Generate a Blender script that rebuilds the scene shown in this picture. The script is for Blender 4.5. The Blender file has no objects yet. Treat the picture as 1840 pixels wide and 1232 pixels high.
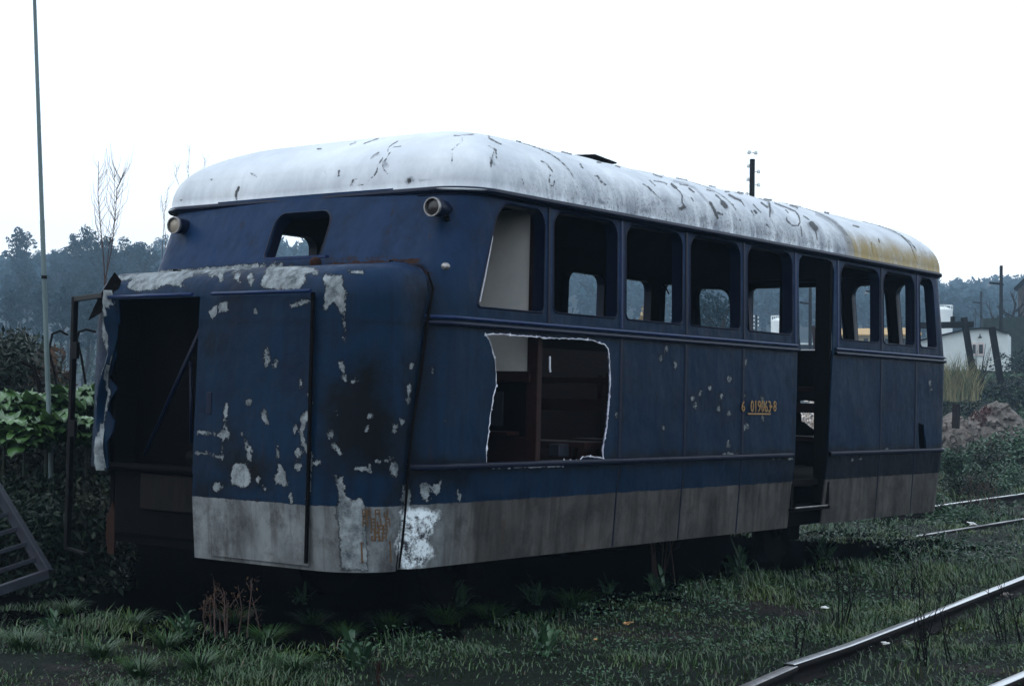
import bpy, bmesh, math, random
import numpy as np
from mathutils import Vector, Matrix
from mathutils.geometry import delaunay_2d_cdt
random.seed(7); rng = np.random.default_rng(11)
S = bpy.context.scene
COL = S.collection
HC = 1.70                                   # camera height above the ground

# ------------------------------------------------------------------ camera
FPX = 2892.; CX, CY = 920., 616.
RM = np.array([[0.60375521, -0.79686752, 0.02194996],
               [-0.03936935, -0.00230473, 0.99922207],
               [-0.79619702, -0.60414969, -0.03276366]])
CAM = np.array([-9.77973141, -7.082221, HC])
cd = bpy.data.cameras.new('camera'); cam = bpy.data.objects.new('camera', cd); COL.objects.link(cam)
U_, _s, V_ = np.linalg.svd(RM); RM = U_ @ V_
mw = Matrix.Identity(4)
for i in range(3):
    for j in range(3): mw[j][i] = float(RM[i][j])
for j in range(3): mw[j][3] = float(CAM[j])
cam.matrix_world = mw
cd.sensor_width = 36.; cd.lens = FPX / 1840. * 36.; cd.clip_start = .1; cd.clip_end = 4000.
S.camera = cam

# ------------------------------------------------------------------ world, sun, exposure
S.view_settings.view_transform = 'Standard'; S.view_settings.look = 'None'
S.view_settings.exposure = 0.0; S.view_settings.gamma = 1.0
W = bpy.data.worlds.new('World'); S.world = W; W.use_nodes = True
nt = W.node_tree; nt.nodes.clear()
out = nt.nodes.new('ShaderNodeOutputWorld')
b1 = nt.nodes.new('ShaderNodeBackground'); b2 = nt.nodes.new('ShaderNodeBackground'); ad = nt.nodes.new('ShaderNodeAddShader')
sk = nt.nodes.new('ShaderNodeTexSky'); sk.sky_type = 'NISHITA'; sk.sun_disc = False
SUN_EL, SUN_AZ = math.radians(48), math.radians(165)      # azimuth of the direction towards the sun, from +X
sk.sun_elevation = SUN_EL; sk.sun_rotation = math.radians(90) - SUN_AZ
nt.links.new(sk.outputs[0], b1.inputs[0]); b1.inputs[1].default_value = 0.05
tc = nt.nodes.new('ShaderNodeTexCoord'); sx = nt.nodes.new('ShaderNodeSeparateXYZ')
nt.links.new(tc.outputs['Generated'], sx.inputs[0])
rp = nt.nodes.new('ShaderNodeValToRGB'); nt.links.new(sx.outputs[2], rp.inputs[0])
cr = rp.color_ramp
cr.elements[0].position = 0.0; cr.elements[0].color = (1.12, .91, .81, 1)
cr.elements[1].position = 0.5; cr.elements[1].color = (.60, .68, .76, 1)
e = cr.elements.new(.06); e.color = (.99, .91, .86, 1)
e = cr.elements.new(.16); e.color = (.78, .83, .86, 1)
nt.links.new(rp.outputs[0], b2.inputs[0]); b2.inputs[1].default_value = 1.85
nt.links.new(b1.outputs[0], ad.inputs[0]); nt.links.new(b2.outputs[0], ad.inputs[1]); nt.links.new(ad.outputs[0], out.inputs[0])
sd = bpy.data.lights.new('sun', 'SUN'); sun = bpy.data.objects.new('sun', sd); COL.objects.link(sun)
sd.energy = 0.5; sd.angle = math.radians(35); sd.color = (1, .97, .92)
dv = Vector((math.cos(SUN_EL) * math.cos(SUN_AZ), math.cos(SUN_EL) * math.sin(SUN_AZ), math.sin(SUN_EL)))
sun.rotation_euler = dv.to_track_quat('Z', 'Y').to_euler()

# ------------------------------------------------------------------ helpers
def ray(px, py): return RM.T @ np.array([(px - CX) / FPX, -(py - CY) / FPX, -1.])
def at(px, py, d): return CAM + ray(px, py) * d                     # point seen at (px,py), d metres deep
def onx(px, py, X): r = ray(px, py); return CAM + r * (X - CAM[0]) / r[0]
def ony(px, py, Y): r = ray(px, py); return CAM + r * (Y - CAM[1]) / r[1]
def onz(px, py, Z): r = ray(px, py); return CAM + r * (Z - CAM[2]) / r[2]
def proj(P):
    q = (np.asarray(P, float) - CAM) @ RM.T
    return np.stack([CX + FPX * q[..., 0] / -q[..., 2], CY - FPX * q[..., 1] / -q[..., 2]], -1)

def tag(o, label=None, cat=None, group=None, kind=None):
    if label: o['label'] = label
    if cat: o['category'] = cat
    if group: o['group'] = group
    if kind: o['kind'] = kind
    return o
def empty(name, loc=(0, 0, 0), rz=0):
    o = bpy.data.objects.new(name, None); o.location = loc; o.rotation_euler = (0, 0, rz); o.empty_display_size = .1
    COL.objects.link(o); return o
def link(name, me, parent=None, loc=None):
    o = bpy.data.objects.new(name, me); COL.objects.link(o)
    if parent is not None: o.parent = parent
    if loc is not None: o.location = loc
    return o
def copy_tree(o, parent=None):
    c = o.copy(); COL.objects.link(c)
    if parent is not None: c.parent = parent
    for ch in list(o.children): copy_tree(ch, c)
    return c
def npmesh(name, V, F, mats, smooth=False, midx=None):
    """V (n,3), F (m,k) numpy arrays -> mesh"""
    V = np.ascontiguousarray(V, dtype=np.float32); F = np.ascontiguousarray(F, dtype=np.int32)
    me = bpy.data.meshes.new(name); n, k = F.shape
    me.vertices.add(len(V)); me.vertices.foreach_set('co', V.ravel())
    me.loops.add(n * k); me.loops.foreach_set('vertex_index', F.ravel())
    me.polygons.add(n); me.polygons.foreach_set('loop_start', np.arange(0, n * k, k, dtype=np.int32))
    try: me.polygons.foreach_set('loop_total', np.full(n, k, dtype=np.int32))
    except Exception: pass
    if smooth: me.polygons.foreach_set('use_smooth', np.ones(n, dtype=bool))
    if midx is not None: me.polygons.foreach_set('material_index', np.ascontiguousarray(midx, dtype=np.int32))
    me.update(calc_edges=True); me.validate()
    for m in (mats if isinstance(mats, (list, tuple)) else [mats]): me.materials.append(m)
    return me
class MB:
    """collects simple solids, builds one mesh"""
    def __init__(s): s.bm = bmesh.new()
    def box(s, c, d, rot=None, bev=0.0):
        r = bmesh.ops.create_cube(s.bm, size=1.0); vs = r['verts']
        bmesh.ops.scale(s.bm, vec=d, verts=vs)
        if bev > 0:
            es = list({e for v in vs for e in v.link_edges})
            q = bmesh.ops.bevel(s.bm, geom=es, offset=bev, segments=2, affect='EDGES', profile=.5)
            vs = list({v for f in q['faces'] for v in f.verts} | {v for v in vs if v.is_valid})
        if rot is not None: bmesh.ops.rotate(s.bm, cent=(0, 0, 0), matrix=rot, verts=vs)
        bmesh.ops.translate(s.bm, vec=c, verts=vs); return s
    def tube(s, pts, r, n=8, cap=True):
        pts = [Vector(p) for p in pts]; rs = r if isinstance(r, (list, tuple)) else [r] * len(pts)
        rings = []; up = None
        for i, p in enumerate(pts):
            t = ((pts[min(i + 1, len(pts) - 1)] - pts[max(i - 1, 0)])).normalized()
            if up is None: up = t.orthogonal().normalized()
            a = (up - t * up.dot(t))
            a = a.normalized() if a.length > 1e-6 else t.orthogonal().normalized()
            up = a; b = t.cross(a)
            rings.append([s.bm.verts.new(p + (a * math.cos(k * 2 * math.pi / n) + b * math.sin(k * 2 * math.pi / n)) * rs[i]) for k in range(n)])
        for A, B in zip(rings, rings[1:]):
            for k in range(n): s.bm.faces.new((A[k], A[(k + 1) % n], B[(k + 1) % n], B[k])).smooth = n > 5
        if cap: s.bm.faces.new(rings[0][::-1]); s.bm.faces.new(rings[-1])
        return s
    def lathe(s, o, axis, prof, n=24):
        axis = Vector(axis).normalized(); a = axis.orthogonal().normalized(); b = axis.cross(a); o = Vector(o); rings = []
        for (h, r) in prof:
            rings.append([s.bm.verts.new(o + axis * h + (a * math.cos(k * 2 * math.pi / n) + b * math.sin(k * 2 * math.pi / n)) * max(r, 1e-4)) for k in range(n)])
        for A, B in zip(rings, rings[1:]):
            for k in range(n): s.bm.faces.new((A[k], A[(k + 1) % n], B[(k + 1) % n], B[k])).smooth = True
        return s
    def prism(s, pts, v):
        """polygon pts (3d) extruded by v"""
        v = Vector(v); A = [s.bm.verts.new(Vector(p)) for p in pts]; B = [s.bm.verts.new(Vector(p) + v) for p in pts]
        s.bm.faces.new(A); s.bm.faces.new(B[::-1])
        for k in range(len(A)): s.bm.faces.new((A[k], B[k], B[(k + 1) % len(A)], A[(k + 1) % len(A)]))
        return s
    def quad(s, *p):
        s.bm.faces.new([s.bm.verts.new(Vector(q)) for q in p]); return s
    def mesh(s, name, mats):
        bmesh.ops.recalc_face_normals(s.bm, faces=s.bm.faces)
        me = bpy.data.meshes.new(name); s.bm.to_mesh(me); s.bm.free()
        for m in (mats if isinstance(mats, (list, tuple)) else [mats]): me.materials.append(m)
        sharp(me); return me
    def build(s, name, mats, parent=None, loc=None): return link(name, s.mesh(name, mats), parent, loc)
def sharp(me, ang=38):
    bm = bmesh.new(); bm.from_mesh(me); ca = math.radians(ang)
    for e in bm.edges:
        if len(e.link_faces) == 2 and e.calc_face_angle(0) > ca: e.smooth = False
    bm.to_mesh(me); bm.free()

# ------------------------------------------------------------------ node material helper
class NM:
    def __init__(s, name):
        s.m = bpy.data.materials.new(name); s.m.use_nodes = True; s.t = s.m.node_tree; s.t.nodes.clear()
        s.o = s.t.nodes.new('ShaderNodeOutputMaterial'); s.b = s.t.nodes.new('ShaderNodeBsdfPrincipled')
        s.t.links.new(s.b.outputs[0], s.o.inputs[0]); s.tc = s.t.nodes.new('ShaderNodeTexCoord')
    def L(s, a, b): s.t.links.new(a, b)
    def val(s, x, inp):
        if hasattr(x, 'is_output') or isinstance(x, bpy.types.NodeSocket): s.L(x, inp)
        else: inp.default_value = x
    def map(s, scale=(1, 1, 1), rot=(0, 0, 0)):
        n = s.t.nodes.new('ShaderNodeMapping'); n.inputs['Scale'].default_value = scale; n.inputs['Rotation'].default_value = rot
        s.L(s.tc.outputs['Object'], n.inputs[0]); return n.outputs[0]
    def noise(s, sc, det=4, rough=.55, vec=None, dist=0):
        n = s.t.nodes.new('ShaderNodeTexNoise'); n.inputs['Scale'].default_value = sc; n.inputs['Detail'].default_value = det
        n.inputs['Roughness'].default_value = rough; n.inputs['Distortion'].default_value = dist
        s.L(vec if vec is not None else s.tc.outputs['Object'], n.inputs['Vector']); return n.outputs[0]
    def vor(s, sc, vec=None, feat='F1', out='Distance'):
        n = s.t.nodes.new('ShaderNodeTexVoronoi'); n.inputs['Scale'].default_value = sc; n.feature = feat
        s.L(vec if vec is not None else s.tc.outputs['Object'], n.inputs['Vector']); return n.outputs[out]
    def step(s, x, lo, hi, a=0., b=1.):
        n = s.t.nodes.new('ShaderNodeMapRange'); s.L(x, n.inputs[0]); n.interpolation_type = 'LINEAR'
        for i, v in zip((1, 2, 3, 4), (lo, hi, a, b)): n.inputs[i].default_value = v
        return n.outputs[0]
    def math(s, op, a, b=0.):
        n = s.t.nodes.new('ShaderNodeMath'); n.operation = op; s.val(a, n.inputs[0]); s.val(b, n.inputs[1]); return n.outputs[0]
    def mix(s, f, a, b):
        n = s.t.nodes.new('ShaderNodeMix'); n.data_type = 'RGBA'; s.val(f, n.inputs[0])
        for x, i in ((a, 6), (b, 7)):
            if isinstance(x, tuple): n.inputs[i].default_value = (*x, 1) if len(x) == 3 else x
            else: s.L(x, n.inputs[i])
        return n.outputs[2]
    def attr(s, name):
        n = s.t.nodes.new('ShaderNodeAttribute'); n.attribute_name = name; return n.outputs['Fac']
    def sep(s):
        n = s.t.nodes.new('ShaderNodeSeparateXYZ'); s.L(s.tc.outputs['Object'], n.inputs[0]); return n.outputs
    def island(s):
        n = s.t.nodes.new('ShaderNodeNewGeometry'); return n.outputs['Random Per Island']
    def bump(s, h, st=.3, dist=.01):
        n = s.t.nodes.new('ShaderNodeBump'); n.inputs['Strength'].default_value = st; n.inputs['Distance'].default_value = dist
        s.L(h, n.inputs['Height']); s.L(n.outputs[0], s.b.inputs['Normal'])
    def fin(s, col, rough=.6, metal=0., spec=.5):
        if isinstance(col, tuple): s.b.inputs['Base Color'].default_value = (*col, 1)
        else: s.L(col, s.b.inputs['Base Color'])
        s.val(rough, s.b.inputs['Roughness']); s.val(metal, s.b.inputs['Metallic']); s.b.inputs['Specular IOR Level'].default_value = spec
        return s.m
def simple(name, c1, c2, sc=6, rough=.7, metal=0., bump=.2, spec=.4, vec=None):
    m = NM(name); v = m.map(vec) if vec else None
    n = m.noise(sc, 6, .6, v); n2 = m.noise(sc * 6, 3, .6, v)
    if bump: m.bump(n2, bump, .01)
    return m.fin(m.mix(m.step(m.math('ADD', m.math('MULTIPLY', n, .75), m.math('MULTIPLY', n2, .25)), .35, .65), c1, c2), rough, metal, spec)

def leafmat(name, c1, c2, c3=None, rough=.55, trans=.0, spec=.35, sc=1.5):
    m = NM(name); r = m.island(); n = m.noise(sc, 3, .5)
    c = m.mix(r, c1, c2)
    if c3: c = m.mix(m.step(n, .5, .68), c, c3)
    return m.fin(c, rough, 0, spec)

# ------------------------------------------------------------------ materials
def car_paint(name, band=True):
    m = NM(name); X = m.sep(); big = m.noise(.9, 5, .6); fine = m.noise(14, 6, .65); grit = m.noise(70, 3, .6)
    st = m.noise(1.6, 5, .6, m.map((9, 9, .5)))            # vertical rain streaks
    st2 = m.noise(4, 4, .6, m.map((5, 5, .35)))
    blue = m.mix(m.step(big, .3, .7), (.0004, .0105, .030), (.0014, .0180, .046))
    blue = m.mix(m.step(st, .48, .75, 0, .55), blue, (.0006, .0025, .015))
    blue = m.mix(m.step(st2, .56, .8, 0, .35), blue, (.006, .022, .062))
    blue = m.mix(m.step(fine, .62, .72, 0, .5), blue, (.005, .018, .038))
    blue = m.mix(m.math('MULTIPLY', m.step(X[2], HC + .62, HC + 1.0), m.step(big, .2, .6, .35, .85)), blue, (.007, .027, .078))  # upper walls painted paler for the extra light they catch
    # soot and grime, and the recess shade at the bonnet joint painted dark
    gn = m.noise(4.5, 7, .7)
    g = m.math('ADD', m.attr('grime_shade'), m.math('MULTIPLY', m.math('SUBTRACT', m.noise(7, 8, .75), .5), .42))
    def near(x, c0, w): return m.step(m.math('ABSOLUTE', m.math('SUBTRACT', x, c0)), 0., w, 1., 0.)
    side = m.step(X[1], .0, .25, 1., .35)
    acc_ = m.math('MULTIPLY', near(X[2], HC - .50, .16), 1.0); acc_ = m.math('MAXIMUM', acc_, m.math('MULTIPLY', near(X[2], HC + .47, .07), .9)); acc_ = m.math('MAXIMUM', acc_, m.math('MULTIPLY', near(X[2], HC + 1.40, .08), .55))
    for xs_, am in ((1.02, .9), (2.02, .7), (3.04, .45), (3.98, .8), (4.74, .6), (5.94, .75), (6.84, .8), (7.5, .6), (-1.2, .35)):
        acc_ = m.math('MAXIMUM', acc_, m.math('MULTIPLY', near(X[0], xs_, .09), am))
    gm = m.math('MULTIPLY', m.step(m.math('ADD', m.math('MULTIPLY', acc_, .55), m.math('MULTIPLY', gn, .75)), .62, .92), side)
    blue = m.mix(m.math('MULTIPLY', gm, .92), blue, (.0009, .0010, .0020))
    blot = m.noise(2.2, 8, .75)
    blue = m.mix(m.step(blot, .50, .70, 0, .75), blue, (.0010, .0025, .010))
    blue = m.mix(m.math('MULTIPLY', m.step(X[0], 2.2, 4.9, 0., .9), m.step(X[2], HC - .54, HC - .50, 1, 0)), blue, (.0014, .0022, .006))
    blue = m.mix(m.step(m.noise(30, 4, .7), .58, .72, 0, .35), blue, (.010, .022, .050))
    rs_ = m.math('MULTIPLY', m.step(m.noise(3.1, 5, .6, m.map((6, 6, .45))), .60, .70), m.step(m.noise(1.3, 4, .6), .42, .6))
    blue = m.mix(m.math('MULTIPLY', rs_, .55), blue, (.020, .009, .006))
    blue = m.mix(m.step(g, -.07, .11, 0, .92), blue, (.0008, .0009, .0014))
    # rust
    ru = m.math('ADD', m.attr('rust'), m.math('MULTIPLY', m.math('SUBTRACT', m.noise(18, 6, .7), .5), .12))
    band_n = m.noise(3, 6, .65, m.map((1, 1, .5)))
    tan = m.mix(m.step(band_n, .35, .65), (.040, .037, .035), (.092, .086, .080))
    tan = m.mix(m.step(st, .45, .7, 0, .6), tan, (.014, .012, .011))
    pale = m.mix(m.step(band_n, .3, .62), (.050, .052, .054), (.20, .215, .22))
    pale = m.mix(m.step(st, .5, .72, 0, .7), pale, (.035, .03, .025))
    lower = m.mix(m.step(X[0], -1.25, -.75), pale, tan)
    lower = m.mix(m.step(m.noise(3.3, 8, .8), .48, .68, 0, .75), lower, (.018, .016, .017)); lower = m.mix(m.step(m.noise(8, 6, .75, m.map((1, 1, .5))), .60, .72, 0, .6), lower, (.05, .03, .02))
    zed = m.math('ADD', X[2], m.math('MULTIPLY', m.math('SUBTRACT', m.noise(9, 4, .6), .5), .022))
    z0 = HC - .755
    isb = m.step(zed, z0 - .003, z0 + .003, 1., 0.)
    c = m.mix(isb, blue, lower) if band else blue
    c = m.mix(m.step(ru, 0., .02, 0., .9), c, (.016, .006, .004))
    pd = m.math('ADD', m.attr('peel'), m.math('MULTIPLY', m.math('SUBTRACT', m.noise(21, 8, .8), .5), .10))
    pn = m.noise(11, 6, .65)
    prim = m.mix(m.step(m.noise(9, 8, .75), .36, .60), (.045, .055, .062), (.27, .30, .31))
    prim = m.mix(m.step(fine, .55, .7, 0, .6), prim, (.05, .045, .045))
    halo = m.step(pd, -.012, -.002, 0, .75)
    c = m.mix(halo, c, (.0015, .002, .004))
    pm = m.step(pd, 0., .004)
    c = m.mix(pm, c, prim)
    ba = m.math('ADD', m.attr('bare'), m.math('MULTIPLY', m.math('SUBTRACT', m.noise(13, 7, .75), .5), .13))
    bm_ = m.step(ba, 0., .03)
    c = m.mix(bm_, c, m.mix(m.step(m.noise(15, 8, .75), .42, .54), (.05, .055, .065), (.85, .92, .95)))
    eg = m.step(m.math('ADD', m.attr('edge'), m.math('MULTIPLY', m.math('SUBTRACT', m.noise(30, 4, .7), .5), .022)), 0., .003)
    c = m.mix(m.math('MULTIPLY', eg, m.step(m.noise(9, 3, .5), .38, .52, .25, 1.)), c, (.62, .60, .74))
    soot = m.math('MULTIPLY', m.step(X[1], 2.55, 2.75), m.step(m.math('ADD', X[2], m.math('MULTIPLY', fine, .3)), HC - .55, HC - .35, 1, 0))
    c = m.mix(m.math('MULTIPLY', soot, .9), c, (.002, .0018, .002))
    rip = m.noise(2.6, 3, .5, m.map((1, 1, .6)))
    h = m.math('ADD', m.math('MULTIPLY', grit, .15), m.math('ADD', m.math('MULTIPLY', m.math('MAXIMUM', pm, bm_), -.5), m.math('ADD', m.math('MULTIPLY', big, 2.0), m.math('MULTIPLY', rip, 6.0))))
    m.bump(h, .45, .012)
    rg = m.math('ADD', m.step(fine, .3, .7, .34, .58), m.math('MULTIPLY', pm, .15))
    return m.fin(c, rg, m.math('MULTIPLY', bm_, .35), .10)
M = {}
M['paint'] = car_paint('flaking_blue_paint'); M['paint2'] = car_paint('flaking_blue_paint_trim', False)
def trim(name, c, r=.4):
    m = NM(name); n = m.noise(20, 5, .6); s = m.noise(2, 4, .6, m.map((6, 6, 1)))
    cc = m.mix(m.step(n, .55, .7, 0, .6), c, tuple(x * .35 for x in c)); cc = m.mix(m.step(s, .6, .75, 0, .5), cc, (.006, .004, .003))
    m.bump(n, .3, .006); return m.fin(cc, r, 0, .2)
M['trim'] = trim('dark_blue_trim', (.0010, .0040, .019)); M['trim_light'] = trim('blue_beading', (.006, .020, .075), .3)
M['black'] = simple('sooty_black_metal', (.0012, .001, .001), (.003, .0024, .0024), 8, .8, spec=.05)
M['frame'] = simple('black_painted_steel', (.002, .002, .003), (.005, .0045, .006), 10, .5, .0, spec=.1)
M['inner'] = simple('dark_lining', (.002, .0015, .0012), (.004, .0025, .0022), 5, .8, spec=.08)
M['wood'] = simple('red_brown_wood', (.012, .004, .003), (.024, .008, .006), 4, .6, spec=.15, vec=(2, 2, 8))
M['greypanel'] = simple('faded_grey_lining_board', (.62, .61, .58), (.72, .70, .66), 2, .6, bump=.05)
M['chrome'] = simple('dull_lamp_rim', (.16, .15, .15), (.36, .34, .33), 12, .35, .7)
M['bare'] = simple('torn_bright_metal', (.6, .6, .68), (.9, .9, .95), 40, .4, .1)
M['rust'] = simple('rusted_steel', (.014, .006, .0045), (.03, .012, .008), 14, .8, spec=.1)
M['lampglass'] = simple('dull_lamp_glass', (.02, .018, .018), (.035, .03, .03), 9, .2)
M['lampcream'] = simple('yellowed_lamp_glass', (.25, .21, .16), (.38, .33, .26), 9, .3)
M['letter'] = simple('faded_yellow_lettering', (.22, .12, .035), (.33, .19, .07), 60, .6)
def roofmat():
    m = NM('peeling_white_roof'); X = m.sep(); n = m.noise(1.2, 6, .6); f = m.noise(9, 7, .7); g = m.noise(40, 4, .7)
    c = m.mix(m.step(n, .35, .65), (.54, .575, .615), (.70, .73, .75))
    st = m.noise(1.9, 7, .7, m.map((2.6, 2.6, .8)), .4)
    low = m.step(X[2], HC + 1.46, HC + 1.80, 1, 0)
    back = m.step(X[0], -.9, .6)
    dirt = m.math('MULTIPLY', m.step(st, .36, .62), m.math('ADD', .25, m.math('MULTIPLY', low, .75)))
    c = m.mix(m.math('MULTIPLY', dirt, m.math('ADD', .35, m.math('MULTIPLY', back, .65))), c, (.11, .13, .17))
    spk = m.math('MULTIPLY', m.step(g, .52, .60), m.math('MULTIPLY', low, back))
    c = m.mix(m.math('MULTIPLY', spk, .75), c, (.07, .07, .065))
    # sections lose their skin towards the back: bare grey patches and cracks
    wv = m.t.nodes.new('ShaderNodeVectorMath'); wv.operation = 'ADD'
    nn = m.t.nodes.new('ShaderNodeTexNoise'); nn.inputs['Scale'].default_value = 2.2; nn.inputs['Detail'].default_value = 5
    m.L(m.tc.outputs['Object'], nn.inputs['Vector']); m.L(m.map((2.0, .9, .9)), wv.inputs[0]); m.L(nn.outputs['Color'], wv.inputs[1])
    crack = m.step(m.math('ADD', m.attr('crack'), m.math('MULTIPLY', m.math('SUBTRACT', m.noise(26, 7, .85), .5), .040)), -.001, .003)
    bald = m.step(m.math('ADD', m.attr('bald'), m.math('MULTIPLY', m.math('SUBTRACT', m.noise(14, 6, .7), .5), .06)), -.004, .012)
    c = m.mix(m.math('MULTIPLY', bald, .7), c, (.17, .185, .21))
    c = m.mix(m.math('MULTIPLY', crack, .93), c, (.010, .010, .012))
    pt = m.math('MULTIPLY', m.step(m.noise(3.6, 8, .8, m.map((1.5, .8, .8))), .66, .69), m.step(X[0], -1., 3., .45, 1.))
    c = m.mix(m.math('MULTIPLY', pt, .8), c, (.20, .205, .21))
    # ochre rust stain on the last two sections
    oc = m.math('MULTIPLY', m.math('MULTIPLY', m.step(m.math('ADD', X[2], m.math('MULTIPLY', m.math('SUBTRACT', n, .5), .25)), HC + 1.60, HC + 1.76, .95, 0), m.step(X[0], 5.05, 5.15)), m.step(st, .35, .6, .45, 1.))
    c = m.mix(oc, c, (.31, .215, .05))
    sm = m.math('MULTIPLY', m.step(m.math('ABSOLUTE', m.math('SUBTRACT', X[0], 5.15)), .06, .09, 1, 0), m.step(f, .3, .45))
    c = m.mix(m.math('MULTIPLY', sm, .7), c, (.2, .21, .22))
    m.bump(m.math('ADD', m.math('MULTIPLY', crack, -1.2), m.math('ADD', m.math('MULTIPLY', f, .5), m.math('MULTIPLY', pt, -.6))), .5, .012)
    return m.fin(c, .55, 0, .35)
M['roof'] = roofmat()
M['flake'] = simple('curled_roof_skin', (.16, .16, .17), (.36, .37, .38), 20, .7)
def ground():
    m = NM('wet_soil_and_turf'); n = m.noise(.6, 6, .6); f = m.noise(7, 8, .65); X = m.sep()
    c = m.mix(m.step(f, .3, .7), (.002, .004, .0025), (.007, .011, .006))
    c = m.mix(m.step(m.math('ADD', m.math('MULTIPLY', n, .7), m.math('MULTIPLY', f, .3)), .53, .60), c, (.020, .0145, .0145))
    m.bump(f, .8, .05); return m.fin(c, .85, 0, .1)
M['ground'] = ground()
M['hill'] = leafmat('hillside_cover', (.014, .028, .032), (.026, .042, .044), (.036, .038, .042), .9, sc=.05)
M['grass'] = leafmat('wet_grass_blades', (.006, .024, .006), (.034, .086, .020), (.062, .100, .014), .38, spec=.5, sc=1.1)
M['drygrass'] = leafmat('dry_straw', (.05, .04, .028), (.12, .10, .065), None, .6)
M['weed'] = leafmat('weed_leaves', (.014, .044, .020), (.040, .090, .040), None, .42, spec=.35)
M['kale'] = leafmat('kale_leaves', (.022, .07, .014), (.09, .17, .055), None, .28, spec=.5)
M['bramble'] = leafmat('bramble_leaves', (.003, .008, .005), (.011, .024, .010), (.014, .017, .007), .55, spec=.2)
M['olive'] = leafmat('dark_evergreen_leaves', (.004, .010, .007), (.014, .026, .015), None, .5, spec=.3)
M['pine'] = leafmat('pine_needles', (.012, .034, .046), (.026, .052, .066), None, .85, spec=.05)
M['rusty_leaves'] = leafmat('autumn_leaves', (.03, .016, .010), (.07, .038, .018), None, .7, spec=.1)
M['yellow_leaves'] = leafmat('yellow_leaves', (.28, .19, .08), (.4, .3, .14), None, .6)
M['red_leaves'] = leafmat('red_weed', (.035, .006, .005), (.06, .012, .009), None, .5)
M['bark'] = simple('bark', (.010, .009, .008), (.022, .019, .017), 9, .9, spec=.1)
M['twig'] = simple('reddish_twigs', (.05, .032, .028), (.08, .055, .048), 9, .9, spec=.1)
M['darktwig'] = simple('black_stalks', (.003, .0025, .0025), (.006, .005, .005), 9, .9, spec=.1)
M['pole'] = simple('pale_green_pole_paint', (.10, .145, .15), (.15, .20, .20), 5, .6, vec=(1, 1, .3))
M['oldwood'] = simple('dark_weathered_timber', (.004, .003, .003), (.010, .008, .007), 6, .85, spec=.1, vec=(3, 3, .6))
M['wall'] = simple('whitewashed_wall', (.52, .57, .56), (.66, .70, .68), 1.2, .85, bump=.1)
M['yellowwall'] = simple('ochre_wall', (.50, .40, .22), (.62, .50, .30), 1.2, .85)
M['tile'] = simple('ochre_roof_tiles', (.36, .22, .08), (.55, .36, .15), 2.5, .8, vec=(1, 1, 5))
M['tank'] = simple('white_tank_paint', (.72, .76, .74), (.82, .84, .82), 1, .6, bump=.05)
M['glass'] = simple('dark_window_glass', (.03, .035, .04), (.05, .06, .06), 3, .15)
M['pinkframe'] = simple('pink_window_frame', (.55, .46, .44), (.65, .56, .54), 9, .6)
M['railhead'] = simple('polished_rail_head', (.55, .55, .57), (.70, .70, .70), 3, .28, .85, bump=.05, vec=(.5, .5, .5))
M['railhead2'] = simple('dull_rail_head', (.05, .05, .06), (.35, .33, .33), 2.5, .35, .7, bump=.1)
M['railweb'] = simple('rusty_rail_web', (.004, .003, .003), (.009, .006, .006), 8, .8, spec=.1)
M['stone'] = simple('tan_rubble', (.06, .052, .046), (.19, .165, .145), 7, .9, bump=.8)
M['concrete'] = simple('dark_concrete', (.01, .008, .008), (.02, .016, .016), 7, .9, spec=.1)
M['litter'] = simple('pale_litter', (.5, .5, .48), (.75, .75, .73), 20, .6)
M['orange'] = simple('dead_orange_leaf', (.35, .17, .06), (.5, .28, .12), 20, .6)
M['slat'] = simple('grey_blue_steel', (.006, .008, .014), (.016, .019, .030), 9, .6, .0)
M['mossy'] = simple('mossy_stone_wall', (.012, .018, .014), (.035, .045, .032), 3, .9, spec=.1)
M['porcelain'] = simple('white_insulator', (.7, .72, .7), (.85, .86, .84), 9, .2)

# ------------------------------------------------------------------ signed distance to polygons / dots given in photograph pixels
def sdf_poly(P, poly):
    poly = np.array(poly, float); n = len(poly); d = np.full(len(P), 1e9); inside = np.zeros(len(P), bool)
    for i in range(n):
        a, b = poly[i], poly[(i + 1) % n]; e = b - a; w = P - a
        t = np.clip((w @ e) / max(e @ e, 1e-9), 0, 1); q = w - t[:, None] * e
        d = np.minimum(d, np.hypot(q[:, 0], q[:, 1]))
        c = ((a[1] > P[:, 1]) != (b[1] > P[:, 1])) & (P[:, 0] < (b[0] - a[0]) * (P[:, 1] - a[1]) / (b[1] - a[1] + 1e-12) + a[0])
        inside ^= c
    return np.where(inside, d, -d)
def sdf_line(P, pts, w):
    d = np.full(len(P), 1e9); pts = np.array(pts, float)
    for a, b in zip(pts, pts[1:]):
        e = b - a; v = P - a; t = np.clip((v @ e) / max(e @ e, 1e-9), 0, 1); q = v - t[:, None] * e
        d = np.minimum(d, np.hypot(q[:, 0], q[:, 1]))
    return w - d
def sdf_dot(P, x, y, rx, ry): return (1 - np.hypot((P[:, 0] - x) / rx, (P[:, 1] - y) / ry)) * min(rx, ry)
def C3(pts): return [(130 + x / 1.987, 440 + y / 1.987) for x, y in pts]
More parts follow.
